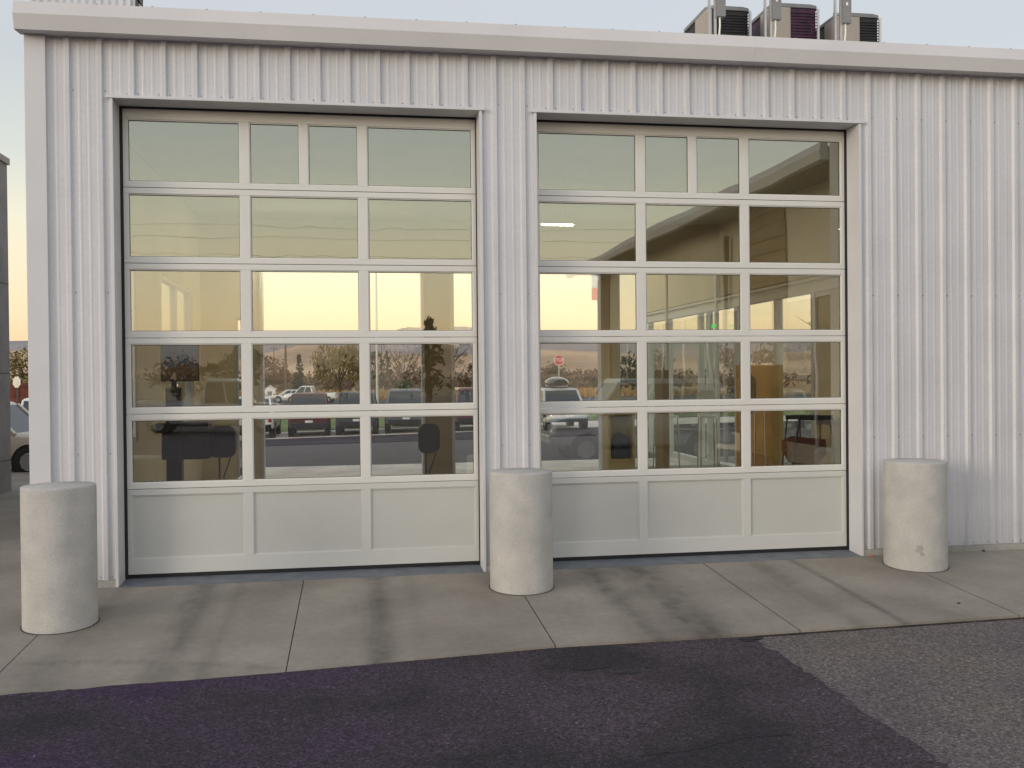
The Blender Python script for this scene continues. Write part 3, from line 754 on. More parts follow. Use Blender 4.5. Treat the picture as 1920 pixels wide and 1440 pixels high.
s = MB(); s.box(-.23, .36, -.22, -.18, 1.31, 1.39); s.box(-.23, .36, .23, .27, 1.31, 1.38); s.each('top_rail', 'black', k, bevel=.01)
k = empty('desk', (10.32, 4.1, 0), 0, 'narrow dark topped desk against the right inside wall', 'desk')
s = MB(); s.box(-.1, .28, -.2, .6, 1.24, 1.32); s.build('top', 'grey', k)
s = MB(); s.box(.2, .27, -.2, .6, 0, 1.24); s.box(-.08, -.04, .52, .58, 0, 1.24); s.each('leg', 'ochre', k)
def chair(x, y, rzz, m, lab, hz=.95, w=.44):
    r = empty('chair', (x, y, 0), rzz, lab, 'chair', 'chairs in the back of the showroom')
    s = MB(); sp = rrect(-w/2, w/2, hz, hz+.50, .12, 5)
    s.loft([[(a_, .17, b_) for a_, b_ in sp], [(a_, .20, b_) for a_, b_ in sp]], True, False); s.build('backrest', m, r, bevel=.006)
    s = MB(); s.prism(rrect(-w/2, w/2, -.22, .2, .08), 'z', hz-.05, hz); s.build('seat', m, r, bevel=.01)
    for a_ in (-1, 1):
        for b_ in (-1, 1): s = MB(); s.tube((a_*w*.42, b_*.18, hz-.05), (a_*w*.48, b_*.22, 0), .014, .012); s.build('leg', 'strut', r)
chair(8.95, 8.6, .3, 'whiteplastic', 'white shell chair furthest from the wood partition', 1.24, .36)
chair(9.75, 8.4, -.2, 'whiteplastic', 'white shell chair beside the wood partition', 1.24, .36)
chair(9.30, 5.0, 0, 'black', 'dark shell chair in front of the orange wood partition', 1.55, .2)
chair(10.55-.05, 3.75, .6, 'grey', 'dark grey curved shell chair under the desk by the right wall', .55, .5)
k = empty('wood_partition', (9.52, 6.3, 0), 0, 'orange wood partition with a round metal pull inside the showroom', 'partition')
s = MB(); s.box(0, .70, 0, .06, 0, 2.22); s.build('board', 'wood', k, bevel=.005)
s = MB(); s.lathe([(.05, -.02), (.05, 0.0)], .26, 1.4, 16, True, 'y'); s.lathe([(.02, -.03), (.02, -.02)], .26, 1.4, 12, True, 'y'); s.build('round_pull', 'grey', k)
s = MB(); s.box(.66, .74, -.3, .0, 0, 2.22); s.build('return_panel', 'ochre', k)
k = empty('screen_panel', (8.5, 7.4, 0), 0, 'narrow brown freestanding screen panel in the showroom near the rear window', 'panel')
s = MB(); s.box(0, .12, 0, .5, .04, 2.15); s.build('board', 'tanwall', k)
s = MB(); s.box(-.05, .17, -.03, .53, 0, .04); s.build('foot', 'black', k)
k = empty('storage_cabinet', (7.78, 8.7, 0), 0, 'ochre cabinet right of the rear opening', 'cabinet')
s = MB(); s.box(0, .05, 0, .4, 0, 1.3); s.box(.5, .55, 0, .4, 0, 1.3); s.box(.05, .5, 0, .4, 0, .38); s.box(.05, .5, 0, .4, 1.26, 1.3); s.box(.05, .5, .36, .4, .38, 1.26); s.build('carcass', 'ochre', k)
s = MB(); s.lathe([(.13, .0), (.19, .06), (.19, .3), (.12, .48), (.02, .52)], 0, 0, 14); tag(s.build('duffel_bag', 'navy', None, (8.06, 8.88, .382)), 'navy blue bag sitting in the ochre cabinet', 'bag')
s = MB(); s.box(10.585, 10.615, 3.0, 3.75, .5, 2.7); tag(s.build('wall_board', 'pinkwall'), 'pinkish brown board on the right inside wall', 'board')
s = MB(); s.box(10.42, 10.52, 9.88, 9.91, 3.08, 3.14); tag(s.build('exit_sign', 'grn'), 'small glowing green sign high on the rear window frame of the showroom', 'sign')
k = empty('ceiling_light', (5.68, 4.7, 4.42), 0, 'short lit tube light hanging inside, seen through the second row of panes', 'light')
s = MB(); s.box(0, .50, -.015, .015, 0, .014); s.build('tube', 'tube', k); s = MB(); s.box(-.03, .53, -.03, .03, .016, .05); s.build('housing', 'white', k)
s = MB(); s.tube((.1, 0, .05), (.1, 0, .87), .002); s.tube((.4, 0, .05), (.4, 0, .87), .002); s.each('cord', 'white', k)
k = empty('ceiling_light', (1.0, 9.6, 4.42), 0, 'long thin lit strip above the rear opening', 'light')
s = MB(); s.box(0, 2.0, -.02, .02, 0, .02); s.build('tube', 'tube', k); s = MB(); s.box(-.02, 2.02, -.03, .26, .022, .06); s.build('housing', 'white', k)

# ------------------------------------------------------------ vehicles
def section(hw, z0, z1, rb=.06, rtop=.10):
    return [(-hw+rb, z0), (hw-rb, z0), (hw, z0+rb), (hw*1.005, (z0+z1)/2), (hw-.02, z1-rtop), (hw-rtop*.9, z1), (-hw+rtop*.9, z1), (-hw+.02, z1-rtop), (-hw*1.005, (z0+z1)/2), (-hw, z0+rb)]
def vehicle(name, cat, label, loc, rzz, paint, kind='suv', L_=4.6, W=1.84, Hh=1.75, group=None, rack=False, wr=.36, plate=True, split=False):
    """long axis +y = front"""
    r = empty(name, loc, rzz, label, cat, group)
    hw = W/2; zb = .44 if kind != 'sedan' else .24; belt = Hh*.60 if kind != 'sedan' else Hh*.62
    hood = belt-.06
    st = [(-L_/2, hw-.12, zb+.14, belt-.10), (-L_/2+.08, hw-.03, zb+.04, belt-.02), (-L_/2+.5, hw, zb, belt), (0, hw, zb-.02, belt), (L_/2-1.15, hw, zb, belt-.01), (L_/2-.45, hw-.02, zb, hood), (L_/2-.10, hw-.07, zb+.05, hood-.12), (L_/2, hw-.18, zb+.16, hood-.30)]
    if kind == 'pickup': st[0] = (-L_/2, hw-.03, zb+.12, belt); st[1] = (-L_/2+.06, hw-.01, zb+.08, belt+.02)
    s = MB(); s.loft([[(x, y, z) for x, z in section(h_, a_, b_)] for y, h_, a_, b_ in st], True, True); body = s.build('body', paint, r)
    m_ = body.modifiers.new('bevel', 'BEVEL'); m_.width = .02; m_.segments = 2
    # greenhouse
    if kind == 'pickup': gb = (-.30, L_/2-1.25); gt = (-.10, L_/2-1.95)
    elif kind == 'sedan': gb = (-L_/2+.55, L_/2-1.2); gt = (-L_/2+1.25, L_/2-2.0)
    else: gb = (-L_/2+.06, L_/2-1.15); gt = (-L_/2+.34, L_/2-1.85)
    bw, tw = hw-.06, hw-.20; zt = Hh
    B = [(-bw, gb[0]), (bw, gb[0]), (bw, gb[1]), (-bw, gb[1])]; T = [(-tw, gt[0]), (tw, gt[0]), (tw, gt[1]), (-tw, gt[1])]
    def lerp(i, t): return (B[i][0]+(T[i][0]-B[i][0])*t, B[i][1]+(T[i][1]-B[i][1])*t, belt-.02+(zt-belt+.02)*t)
    s = MB(); s.loft([[lerp(i, 0) for i in range(4)], [lerp(i, .90) for i in range(4)]], True); s.build('window_glass', 'carglass', r)
    s = MB(); e = 1.02
    s.loft([[(lerp(i, .86)[0]*e, lerp(i, .86)[1], lerp(i, .86)[2]) for i in range(4)], [(lerp(i, .97)[0], lerp(i, .97)[1], lerp(i, .97)[2]) for i in range(4)], [(lerp(i, 1)[0]*.86, lerp(i, 1)[1]*.94, Hh+.01) for i in range(4)]], True, False); s.build('roof', paint, r, bevel=.02)
    s = MB()
    def pillar(i, dx, dy, wd):
        a_ = Vector(lerp(i, -.02)); b_ = Vector(lerp(i, .9)); s.tube(a_+Vector((dx, dy, 0)), b_+Vector((dx*.8, dy, 0)), wd, wd*.9, 6)
    for i in range(4): pillar(i, 0, 0, .055)
    for side in (-1, 1):
        for fy in ((.36, .68) if kind != 'pickup' else (.5,)):
            yb = gb[0]+(gb[1]-gb[0])*fy; yt = gt[0]+(gt[1]-gt[0])*fy
            s.tube((side*(bw-.005), yb, belt-.03), (side*(tw+.012), yt, belt+(zt-belt)*.9), .04, .04, 6)
    s.each('pillar', paint, r)
    if kind == 'pickup':
        s = MB(); s.box(-hw+.12, hw-.12, -L_/2+.08, -.34, belt-.3, belt+.012); s.build('bed', 'black', r)
    # wheels
    for yy in (-L_/2+.85, L_/2-.88):
        for side in (-1, 1):
            s = MB(); s.lathe([(wr+.05, side*(hw-.24)), (wr+.05, side*(hw+.004))], yy, wr, 24, True, 'x'); s.build('wheel_arch', 'black', r)
            s = MB(); s.lathe([(wr*.6, side*(hw-.22)), (wr, side*(hw-.21)), (wr, side*(hw-.02)), (wr*.93, side*(hw+.012)), (wr*.6, side*(hw+.012))], yy, wr, 28, True, 'x'); t_ = s.build('wheel', 'tyre', r)
            s = MB(); s.lathe([(wr*.60, side*(hw+.013)), (wr*.58, side*(hw+.02)), (.05, side*(hw+.004))], yy, wr, 10, False, 'x'); s.build('rim', 'rim', t_)
    # rear
    yr = -L_/2
    for side in (-1, 1):
        s = MB(); s.box(side*(hw-.16)-.07, side*(hw-.16)+.07, yr-.012, yr+.12, belt-.36, belt-.06); s.build('tail_light', 'lens_red', r, bevel=.015)
    s = MB(); s.box(-hw+.10, hw-.10, yr-.08, yr+.12, zb-.02, zb+.22); s.build('rear_bumper', 'black' if kind != 'pickup' else 'chrome', r, bevel=.03)
    if plate:
        s = MB(); s.box(-.16, .16, yr-.022, yr-.010, belt-.56, belt-.40); s.build('number_plate', 'plate', r)
    # front
    yf = L_/2
    s = MB(); s.box(-hw+.16, hw-.16, yf-.16, yf+.05, zb+.06, zb+.30); s.build('front_bumper', paint, r, bevel=.04)
    s = MB(); s.box(-.44, .44, yf-.12, yf+.012, hood-.34, hood-.16); s.build('grille', 'black', r, bevel=.015)
    s = MB(); s.box(-.42, .42, yf+.0125, yf+.02, hood-.27, hood-.24); s.build('grille_bar', 'chrome', r)
    for side in (-1, 1):
        s = MB(); s.loft([[(side*(.50), yf-.04, hood-.34), (side*(hw-.18), yf-.10, hood-.34), (side*(hw-.18), yf-.10, hood-.15), (side*.50, yf-.04, hood-.18)], [(side*(.50), yf+.02, hood-.33), (side*(hw-.19), yf-.03, hood-.33), (side*(hw-.19), yf-.03, hood-.17), (side*.50, yf+.02, hood-.19)]]); s.build('headlight', 'lens_clear', r, bevel=.01)
        s = MB(); s.prism(rrect(side*(hw+.12)-.10, side*(hw+.12)+.10, belt-.02, belt+.16, .04), 'y', gb[1]-.42, gb[1]-.30); s.tube((side*(hw-.05), gb[1]-.36, belt-.0), (side*(hw+.06), gb[1]-.36, belt+.03), .03); s.build('side_mirror', paint if kind != 'pickup' else 'black', r)
    s = MB(); s.box(-.17, .17, yf+.052, yf+.062, zb+.14, zb+.28); s.build('number_plate', 'plate', r)
    s = MB(); s.box(-hw+.3, hw-.3, -L_/2+.4, L_/2-.4, zb-.10, zb+.05); s.build('underbody', 'black', r)
    if rack:
        s = MB()
        for side in (-1, 1): s.tube((side*(tw-.05), gt[0]+.05, Hh+.04), (side*(tw-.05), gt[1]-.1, Hh+.04), .02)
        s.each('roof_rail', 'black', r)
    return r
P = {}
for k_, c_ in dict(maroon=(.085, .012, .016), darkgrey=(.05, .055, .065), slate=(.13, .15, .18), silver=(.50, .51, .53), white=(.72, .73, .73), cream=(.60, .54, .43), redbrown=(.16, .05, .04), black_=(.02, .02, .022)).items():
    P[k_] = mat('car_paint_'+k_, c_, .28, .15, .02, 2, coat=.6)
GR = 'cars parked behind the building'
def ZR(x, y): return rz(x, y)
vehicle('parked_suv', 'car', 'white vehicle parked at the left end of the row behind the building, rear showing', (-1.62, 35.0, ZR(-1.6, 34)), 0, P['white'], 'suv', 4.7, 1.86, 1.85, GR)
vehicle('parked_suv', 'car', 'dark maroon off-road car parked in the row behind the building', (.74, 35.1, ZR(.7, 34)), .02, P['maroon'], 'suv', 4.6, 1.80, 1.93, GR, wr=.39)
vehicle('parked_suv', 'car', 'dark grey car with bluish rear window, next to the maroon car', (2.90, 35.0, ZR(2.9, 34)), -.03, P['darkgrey'], 'suv', 4.7, 1.84, 1.92, GR)
vehicle('parked_suv', 'car', 'pale slate coloured car parked right of the light pole', (5.06, 35.2, ZR(5, 34)), -.03, P['slate'], 'suv', 4.8, 1.84, 1.97, GR)
vehicle('parked_suv', 'car', 'red brown car at the right end of the parked row, nearest the tan pillar', (8.05, 34.8, ZR(8, 34)), .0, P['redbrown'], 'suv', 4.7, 1.84, 1.95, GR)
sv = vehicle('parked_suv', 'car', 'silver car facing the building with a black box on its roof', (11.90, 33.0, -.32), math.pi, P['silver'], 'suv', 4.4, 1.86, 1.80, GR, rack=True)
rb = MB(); rings = []
for t in range(9):
    u = t/8; y_ = -.95+1.9*u; q = math.sin(math.pi*min(1, max(0, .08+.84*u)))**.35
    rings.append([(.52*q*math.cos(a_), y_, .20+q*max(-.14, .30*math.sin(a_))) for a_ in [2*math.pi*k/20 for k in range(20)]])
rb.loft(rings, True, True)
ob = empty('roof_box', (11.90, 33.45, 1.50), math.pi, 'glossy black luggage box strapped on the silver car', 'roof box')
rb.build('shell', 'blackgloss', ob)
s = MB(); s.box(-.36, .36, -.5, -.44, -.04, .02); s.box(-.36, .36, .44, .5, -.04, .02); s.each('clamp', 'black', ob)
vehicle('parked_car', 'car', 'small white sedan beyond the lot beside the white shed', (-4.3, 100, -.69), R(100), P['white'], 'sedan', 4.6, 1.8, 1.42)
vehicle('parked_pickup', 'pickup truck', 'white pickup truck beyond the lot right of the white sedan', (-1.9, 97, -.69), R(80), P['white'], 'pickup', 5.6, 1.95, 1.85)
vehicle('parked_pickup', 'pickup truck', 'dusty cream pickup in the gap left of the building, front wheel showing', (-6.35, 14.75, -.17), R(-96), P['cream'], 'pickup', 5.4, 1.90, 1.72)
vehicle('parked_pickup', 'pickup truck', 'white pickup further back in the gap left of the building', (-9.9, 32.5, -.62), R(8), P['white'], 'pickup', 5.5, 1.9, 1.95)
# behind the camera, seen mirrored in the glass
vehicle('parked_pickup', 'pickup truck', 'silver pickup parked across the yard, mirrored in the left bay door', (-3.0, -31, -.16), R(-90), P['silver'], 'pickup', 5.9, 2.0, 2.15, wr=.42)
vehicle('parked_suv', 'car', 'tall silver car behind the viewer, mirrored in the lower panes of the right bay door', (9.9, -13.6, -.16), R(90), P['silver'], 'suv', 4.7, 1.9, 2.1)

# ------------------------------------------------------------ signs, poles, shed
def octagon(x, y, zc, r_, rzz, label, face, back_only=False, zb=-.6):
    k = empty('stop_sign', (x, y, zb), rzz, label, 'road sign')
    zc -= zb
    pts = [(r_*math.cos(R(22.5+45*i)), zc+r_*math.sin(R(22.5+45*i))) for i in range(8)]
    s = MB(); s.prism(pts, 'y', -.004, .0); s.build('face', face, k)
    s = MB(); s.prism([(a_*1.0, b_) for a_, b_ in pts], 'y', .0012, .006); s.build('back', 'signback', k)
    if not back_only:
        s = MB(); n = 8
        o_ = [(a_*.96, -.0055, zc+(b_-zc)*.96) for a_, b_ in pts]; i_ = [(a_*.87, -.0055, zc+(b_-zc)*.87) for a_, b_ in pts]
        s.add(o_+i_, [(q, (q+1) % n, n+(q+1) % n, n+q) for q in range(n)]); s.build('border', 'white', k, fix=False)
        fc = bpy.data.curves.new('lettering', 'FONT'); fc.body = 'STOP'; fc.size = r_*.78; fc.align_x = 'CENTER'; fc.align_y = 'CENTER'; fc.extrude = .001; fc.offset = .002
        fo = bpy.data.objects.new('lettering', fc); COL.objects.link(fo); bpy.context.view_layer.update(); me = bpy.data.meshes.new_from_object(fo); bpy.data.objects.remove(fo)
        fo = bpy.data.objects.new('lettering', me); COL.objects.link(fo); fo.parent = k; fo.location = (0, -.008, zc); fo.rotation_euler = (R(90), 0, 0); me.materials.clear(); me.materials.append(M['white'])
    s = MB(); s.box(-.035, .035, .0065, .045, 0, zc+(r_*1.0 if back_only else r_*.3)); s.build('post', 'pole' if not back_only else 'shadow_metal', k)
octagon(15.9, 51.8, 3.05, .37, 0, 'red octagonal road sign above the silver car with the roof box', 'red', zb=-.35)
octagon(-17.8, 53.8, 1.96, .37, R(-35), 'pale back of an octagonal sign seen in the gap left of the building', 'signback', True, zb=-.7)
def pole(name, x, y, z0, z1, r0, lab, m, arm=None):
    k = empty(name, (x, y, z0), 0, lab, 'pole')
    s = MB(); s.tube((0, 0, 0), (0, 0, z1-z0), r0, r0*.7, 10); s.build('shaft', m, k)
    if arm == 'x':
        s = MB(); s.box(-1.2, 1.2, -.06, .06, z1-z0-.9, z1-z0-.75); s.build('crossarm', m, k)
        s = MB()
        for q in (-1.1, -.5, .5, 1.1): s.tube((q, 0, z1-z0-.75), (q, 0, z1-z0-.5), .06)
        s.each('insulator', 'grey', k)
    if arm == 'l':
        s = MB(); s.box(-.35, .35, -.5, .2, z1-z0, z1-z0+.12); s.build('lamp_head', 'grey', k)
        s = MB(); s.lathe([(.30, 0), (.30, .5), (.26, .55)], 0, 0, 16); s.build('base', 'slabc', k)
pole('light_pole', 4.12, 49.8, -.55, 8.9, .085, 'tall thin pale light pole behind the parked cars', 'pole', 'l')
pole('utility_pole', -7.5, 140, -.7, 8.7, .20, 'wooden utility pole with crossarm left of the willow', 'wood_pole', 'x')
for i, (x, y, h_) in enumerate(((12, 330, 14), (28, 330, 14), (-22, 300, 12))):
    pole('utility_pole', x, y, -.7, h_, .16, ['distant utility pole left of the pair beyond the field', 'distant utility pole right of the pair beyond the field', 'distant utility pole behind the white shed'][i], 'wood_pole', 'x')
k = empty('shed', (-7.3, 110, -.7), 0, 'small white gabled shed beyond the lot', 'shed')
s = MB(); s.prism([(-.65, 0), (.65, 0), (.65, 1.35), (0, 1.75), (-.65, 1.35)], 'y', -.8, .8); s.build('wall', 'white', k)
s = MB(); s.prism([(-.75, 1.33), (0, 1.80), (.75, 1.33), (.75, 1.40), (0, 1.88), (-.75, 1.40)], 'y', -.85, .85); s.build('roof', 'signback', k)
s = MB(); s.box(-.25, .25, -.815, -.805, .05, 1.15); s.build('door', 'grey', k)
k = empty('pole_sign', (18.0, 49.8, -.6), 0, 'white and red sign high on a post at the edge of the rear opening', 'sign')
s = MB(); s.box(-.35, .35, -.1, .1, 7.4, 8.15); s.build('red_panel', 'red', k, bevel=.02)
s = MB(); s.box(-.35, .35, -.1, .1, 8.17, 9.3); s.build('white_panel', mat('pale_blue_white', (.55, .58, .62), .5), k, bevel=.02)
s = MB(); s.box(.36, .5, -.08, .08, 0, 9.4); s.build('post', 'pole', k)
# neighbouring block building, left
k = empty('block_building', (0, 0, 0), 0, 'plain grey block building at the left edge of the picture', 'building')
s = MB(); s.box(-14, -3.75, 2.0, 9.7, -.3, 6.2); s.build('wall', 'block', k)
s = MB(); s.box(-14.05, -3.71, 1.95, 9.74, 6.2, 6.32); s.build('coping', 'base', k)
s = MB()
for z in (.55, 2.2, 3.9): s.box(-3.752, -3.7465, 2.0, 9.70, z, z+.02)
s.build('wall_joint', 'shadow_metal', k)
# a dark fence and hedge bank far behind the gap
k = empty('boundary_fence', (-24, 70, -.75), 0, 'rusty dark fence behind the octagonal sign in the left gap', 'fence')
s = MB(); s.box(-9, 6, 0, .1, .2, 2.6); s.build('board_panel', mat('rust_boards', (.13, .035, .02), .9, 0, .5, 2), k)
s = MB()
for i in range(7): s.box(-9+i*2.5, -8.86+i*2.5, -.08, 0, 0, 2.7)
s.each('post', 'wood_pole', k)
# building across the yard (mirrored in the right bay door)
k = empty('neighbouring_wing', (0, 0, 0), 0, 'cream building with wide dark eaves across the yard, mirrored in the right bay door', 'building')
WX = 13.6
s = MB(); s.box(WX, WX+9, -31.8, -8.6, 3.9, 6.54); s.box(WX, WX+9, -31.8, -29.4, -.16, 3.9); s.box(WX, WX+9, -15.4, -12.4, -.16, 3.9); s.box(WX, WX+9, -9.3, -8.6, -.16, 3.9); s.box(WX, WX+9, -31.8, -8.6, -.16, .35); s.build('wall', 'cream', k)
for y0, y1 in ((-31.81, -29.38), (-15.42, -12.38)):
    s = MB(); z = -.1
    zz = -.15
    while zz < 6.2:
        s.box(WX-.05, WX-.001, y0, y1, zz, zz+.32); s.box(WX-.01, WX-.0005, y0, y1, zz+.32, zz+.36); zz += .36
    s.build('lap_siding_pier', 'brick', k)
s = MB(); s.prism([(WX-1.1, 6.54), (WX+9.5, 6.54), (WX+9.5, 6.77), (WX-1.1, 6.77)], 'y', -32.3, -8.1); s.build('soffit', 'darkwood', k)
s = MB(); s.prism([(WX-1.28, 6.46), (WX-1.1, 6.46), (WX-1.1, 6.85), (WX-1.25, 6.85), (WX-1.32, 6.66)], 'y', -32.4, -8.0); s.build('gutter', 'gutter', k)
s = MB(); s.path([(WX-.12, -16.2, 6.1), (WX-.12, -16.2, 0)], .07, 8); s.build('downspout', 'brick', k)
s = MB(); s.box(WX-.06, WX, -29.3, -15.5, 3.86, 4.0); s.box(WX-.06, WX, -12.3, -9.3, 3.86, 4.0)
for y_ in (-27, -24.7, -22.4, -20.1, -17.8, -10.8): s.box(WX-.04, WX+.06, y_-.06, y_+.06, .35, 3.86)
f = s.build('window', 'alu', k); s = MB(); s.box(WX+.005, WX+.012, -29.38, -15.42, .35, 3.86); s.box(WX+.005, WX+.012, -12.38, -9.3, .35, 3.86); s.build('pane', 'carglass', f)

# ------------------------------------------------------------ trees
def tree(name, label, x, y, z, h, rad, leaf, n=900, size=.5, kind='round', seed=1, cat='tree', group='trees beyond the lot'):
    rnd = random.Random(seed)
    k = empty(name, (x, y, z), 0, label, cat, group)
    t = MB(); th = h*(.35 if kind != 'conifer' else .95)
    t.tube((0, 0, -.2), (0, 0, th), h*.03, h*.012, 7)
    tips = []
    if kind in ('round', 'bare', 'willow'):
        for i in range(11 if kind != 'bare' else 16):
            a_ = rnd.uniform(0, 6.28); zz = th*rnd.uniform(.35, 1); q = rnd.uniform(.55, 1)
            e = Vector((math.cos(a_)*rad*q*.8, math.sin(a_)*rad*q*.8, h*rnd.uniform(.55, .95)))
            m_ = Vector((e.x*.4, e.y*.4, (zz+e.z)*.55)); t.tube((0, 0, zz), m_, h*.014, h*.008, 5); t.tube(m_, e, h*.008, h*.003, 5); tips.append(e)
            if kind == 'bare':
                for j in range(7):
                    b_ = m_.lerp(e, rnd.uniform(.1, 1)); t.tube(b_, b_+Vector((rnd.uniform(-1, 1), rnd.uniform(-1, 1), rnd.uniform(.1, 1.1)))*rad*.4, h*.005, h*.0015, 4)
    t.build('trunk', 'bark', k)
    c_ = MB(); cl = []
    for i in range(26 if kind != 'conifer' else 80):
        a_ = rnd.uniform(0, 6.28); v = rnd.uniform(0, 1)
        if kind == 'conifer': zz = h*(.12+.86*v); rr = rad*(1-v)*rnd.uniform(.3, 1)+.05
        else:
            zz = h*(.28+.62*v); rr = rad*math.sqrt(max(.03, 1-((v-.45)/.62)**2))*rnd.uniform(.25, .95)
        cl.append((math.cos(a_)*rr, math.sin(a_)*rr, zz, rad*rnd.uniform(.16, .36)*(1 if kind != 'conifer' else (1.1-v)*.9+.25)))
    for i in range(n):
        cx_, cy_, cz_, cr_ = rnd.choice(cl)
        u = Vector((rnd.gauss(0, 1), rnd.gauss(0, 1), rnd.gauss(0, .8))); u = u/max(.2, u.length)*cr_*rnd.uniform(.3, 1.15)
        p_ = Vector((cx_, cy_, cz_))+u
        sz = size*rnd.uniform(.4, 1)
        a1 = Vector((rnd.gauss(0, 1), rnd.gauss(0, 1), rnd.gauss(0, 1))).normalized()*sz; b1_ = a1.orthogonal().normalized()*sz*(.5 if kind != 'bare' else .12)
        if kind == 'willow': a1 = Vector((rnd.gauss(0, .35), rnd.gauss(0, .35), 1)).normalized()*sz*1.4; b1_ = a1.cross(Vector((rnd.gauss(0, 1), rnd.gauss(0, 1), .1))).normalized()*sz*.28
        c_.add([p_-a1, p_+b1_, p_+a1, p_-b1_], [(0, 1, 2, 3)])
    c_.build('crown', leaf, k, fix=False)
    return k
T = [
 ('willow_tree', 'big olive yellow willow behind the dark grey car', .3, 142, 8.3, 5.0, 'leaf_willow', 2600, .42, 'willow'),
 ('leafy_tree', 'rust brown bushy tree left of the utility pole', -10.8, 146, 6.0, 3.8, 'leaf_rust', 1500, .4, 'round'),
 ('conifer_tree', 'slim dark conifer between the utility pole and the willow', -6.1, 150, 6.6, 1.3, 'leaf_dark', 900, .32, 'conifer'),
 ('bare_tree', 'spreading bare tree right of the light pole', 11.7, 170, 8.0, 4.4, 'leaf_grey', 700, .5, 'bare'),
 ('leafy_tree', 'small dark tree on the slope behind the willow crown', 7.4, 210, 9.0, 3.0, 'leaf_dark', 700, .4, 'round'),
 ('conifer_tree', 'short dark conifer just right of the willow', 9.8, 205, 8.6, 1.7, 'leaf_dark', 500, .35, 'conifer'),
 ('bare_tree', 'tall pale bare tree beside the tan pillar', 19.6, 165, 9.0, 4.0, 'leaf_grey', 600, .5, 'bare'),
 ('leafy_tree', 'low brown scrub tree behind the pale slate car', 15.5, 150, 4.6, 3.6, 'leaf_brown', 1000, .4, 'round'),
 ('leafy_tree', 'low brown scrub tree behind the red brown car', 22.5, 148, 4.8, 4.0, 'leaf_brown', 1000, .4, 'round'),
 ('leafy_tree', 'brown thicket left of the octagonal road sign', 34.5, 190, 4.6, 4.6, 'leaf_brown', 900, .45, 'round'),
 ('leafy_tree', 'brown thicket right of the octagonal road sign', 43.5, 190, 4.8, 4.6, 'leaf_brown', 900, .45, 'round'),
 ('leafy_tree', 'small green bush at the foot of the light pole', 9.2, 118, 2.4, 1.2, 'leaf_green', 300, .3, 'round'),
 ('leafy_tree', 'round autumn tree above the fence in the left gap', -24.6, 78, 6.5, 3.1, 'leaf_willow', 1500, .25, 'round'),
]
for i, (nm, lb, x, y, h_, r_, lf, n_, sz, kd) in enumerate(T):
    tree(nm, lb, x, y, -.7, h_, r_, lf, n_, sz, kd, i+1)
T2 = [('bare_tree', 'bare tree right of the building nearest the storefront glazing', 34, 44, 7.4, 3.2, 'leaf_grey', 400, .4, 'bare'),
 ('bare_tree', 'bare tree right of the building, furthest from the storefront glazing', 39, 58, 8.2, 3.6, 'leaf_grey', 400, .4, 'bare'),
 ('leafy_tree', 'bushy brown tree beyond the storefront glazing', 33, 62, 5.0, 3.4, 'leaf_brown', 800, .35, 'round'),
 ('leafy_tree', 'dark bushy tree beyond the storefront glazing', 30, 78, 5.0, 3.4, 'leaf_dark', 800, .35, 'round')]
for i, (nm, lb, x, y, h_, r_, lf, n_, sz, kd) in enumerate(T2):
    tree(nm, lb, x, y, -.7, h_, r_, lf, n_, sz, kd, i+31, group='trees right of the building')
T3 = [('conifer_tree', 'tall dark conifer across the street, mirrored beside the tan pillar', 10.5, -92, 9.2, 3.0, 'leaf_dark', 900, .4, 'conifer'),
 ('conifer_tree', 'shorter dark conifer across the street, mirrored beside the tan pillar', 14.6, -92, 7.6, 2.6, 'leaf_dark', 800, .4, 'conifer'),
 ('leafy_tree', 'dark bushy tree across the street, mirrored left in the left bay door', -9.5, -95, 6.6, 2.8, 'leaf_dark', 900, .4, 'round'),
 ('leafy_tree', 'brown bushy tree across the street, mirrored behind the equipment console', -16, -98, 5.0, 4.4, 'leaf_brown', 900, .4, 'round'),
 ('leafy_tree', 'green bushy tree across the street, mirrored in the middle panes', 2.0, -105, 4.8, 4.4, 'leaf_green', 900, .4, 'round')]
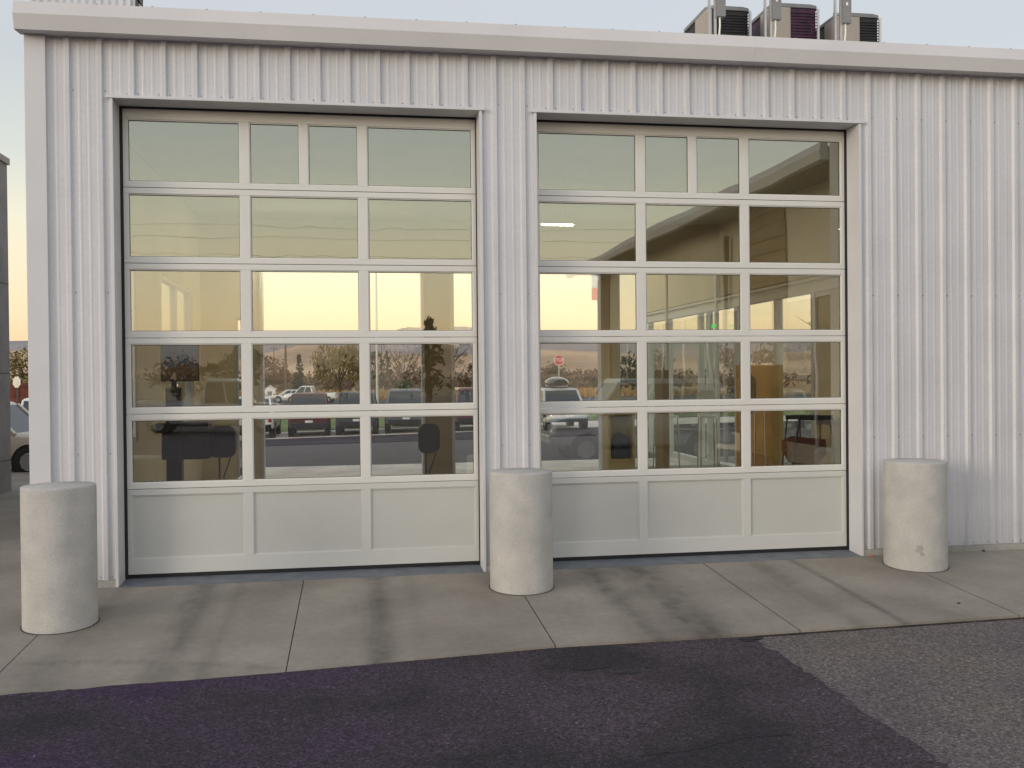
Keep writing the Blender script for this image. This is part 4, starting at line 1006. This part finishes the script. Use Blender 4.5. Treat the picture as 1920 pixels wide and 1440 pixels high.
for i, (nm, lb, x, y, h_, r_, lf, n_, sz, kd) in enumerate(T3):
    tree(nm, lb, x, y, -.7, h_, r_, lf, n_, sz, kd, i+51, group='trees across the street')
# overhead lines across the street, mirrored in the panes
for i, x in enumerate((-75, 85)):
    pole('utility_pole', x, -62, -.7, 15.2, .17, ['utility pole across the street carrying the wires, left end', 'utility pole across the street carrying the wires, right end'][i], 'wood_pole', 'x')
for i, (z0, dy) in enumerate(((15.0, 0), (14.1, .3), (12.9, 0))):
    s = MB(); s.path([(-75+160*k/24, -62+dy, z0-1.9*(1-((k-12)/12)**2)) for k in range(25)], .010, 5)
    tag(s.build('overhead_wire', 'black'), ['topmost overhead wire across the street', 'second highest overhead wire across the street', 'lowest overhead wire across the street'][i], 'wire', 'overhead wires across the street')
# tall dry grass and scrub beyond the road: uncountable
random.seed(21)
s = MB()
for i in range(9000):
    y_ = random.uniform(107, 135); x_ = random.uniform(-30, 50); hh = random.uniform(.3, 1.1); a_ = random.uniform(0, 3.14)
    w_ = random.uniform(.08, .25); dx, dy = math.cos(a_)*w_, math.sin(a_)*w_
    s.add([(x_-dx, y_-dy, -.66), (x_+dx, y_+dy, -.66), (x_+random.uniform(-.2, .2), y_, -.66+hh)], [(0, 1, 2)])
tag(s.build('tall_grass', mat('straw', (.36, .22, .09), 1, 0, .3, .5), fix=False), 'tall dry straw coloured grass beyond the road', 'grass', kind='stuff')
s = MB()
for i in range(9000):
    y_ = random.uniform(150, 330); x_ = random.uniform(-60, 90); hh = random.uniform(.8, 3.0+(y_-150)/90)
    for q in range(1):
        u = Vector((random.gauss(0, 1), random.gauss(0, .4), random.gauss(0, 1))).normalized()*random.uniform(.3, 1.0); p_ = Vector((x_, y_, -.4+hh*random.uniform(.1, 1))); v_ = u.orthogonal().normalized()*.35
        s.add([p_-u, p_+v_, p_+u, p_-v_], [(0, 1, 2, 3)])
tag(s.build('scrub', mat('brown_scrub', (.14, .095, .06), 1, 0, .5, .2), fix=False), 'mass of low brown scrub below the hills', 'scrub', kind='stuff')
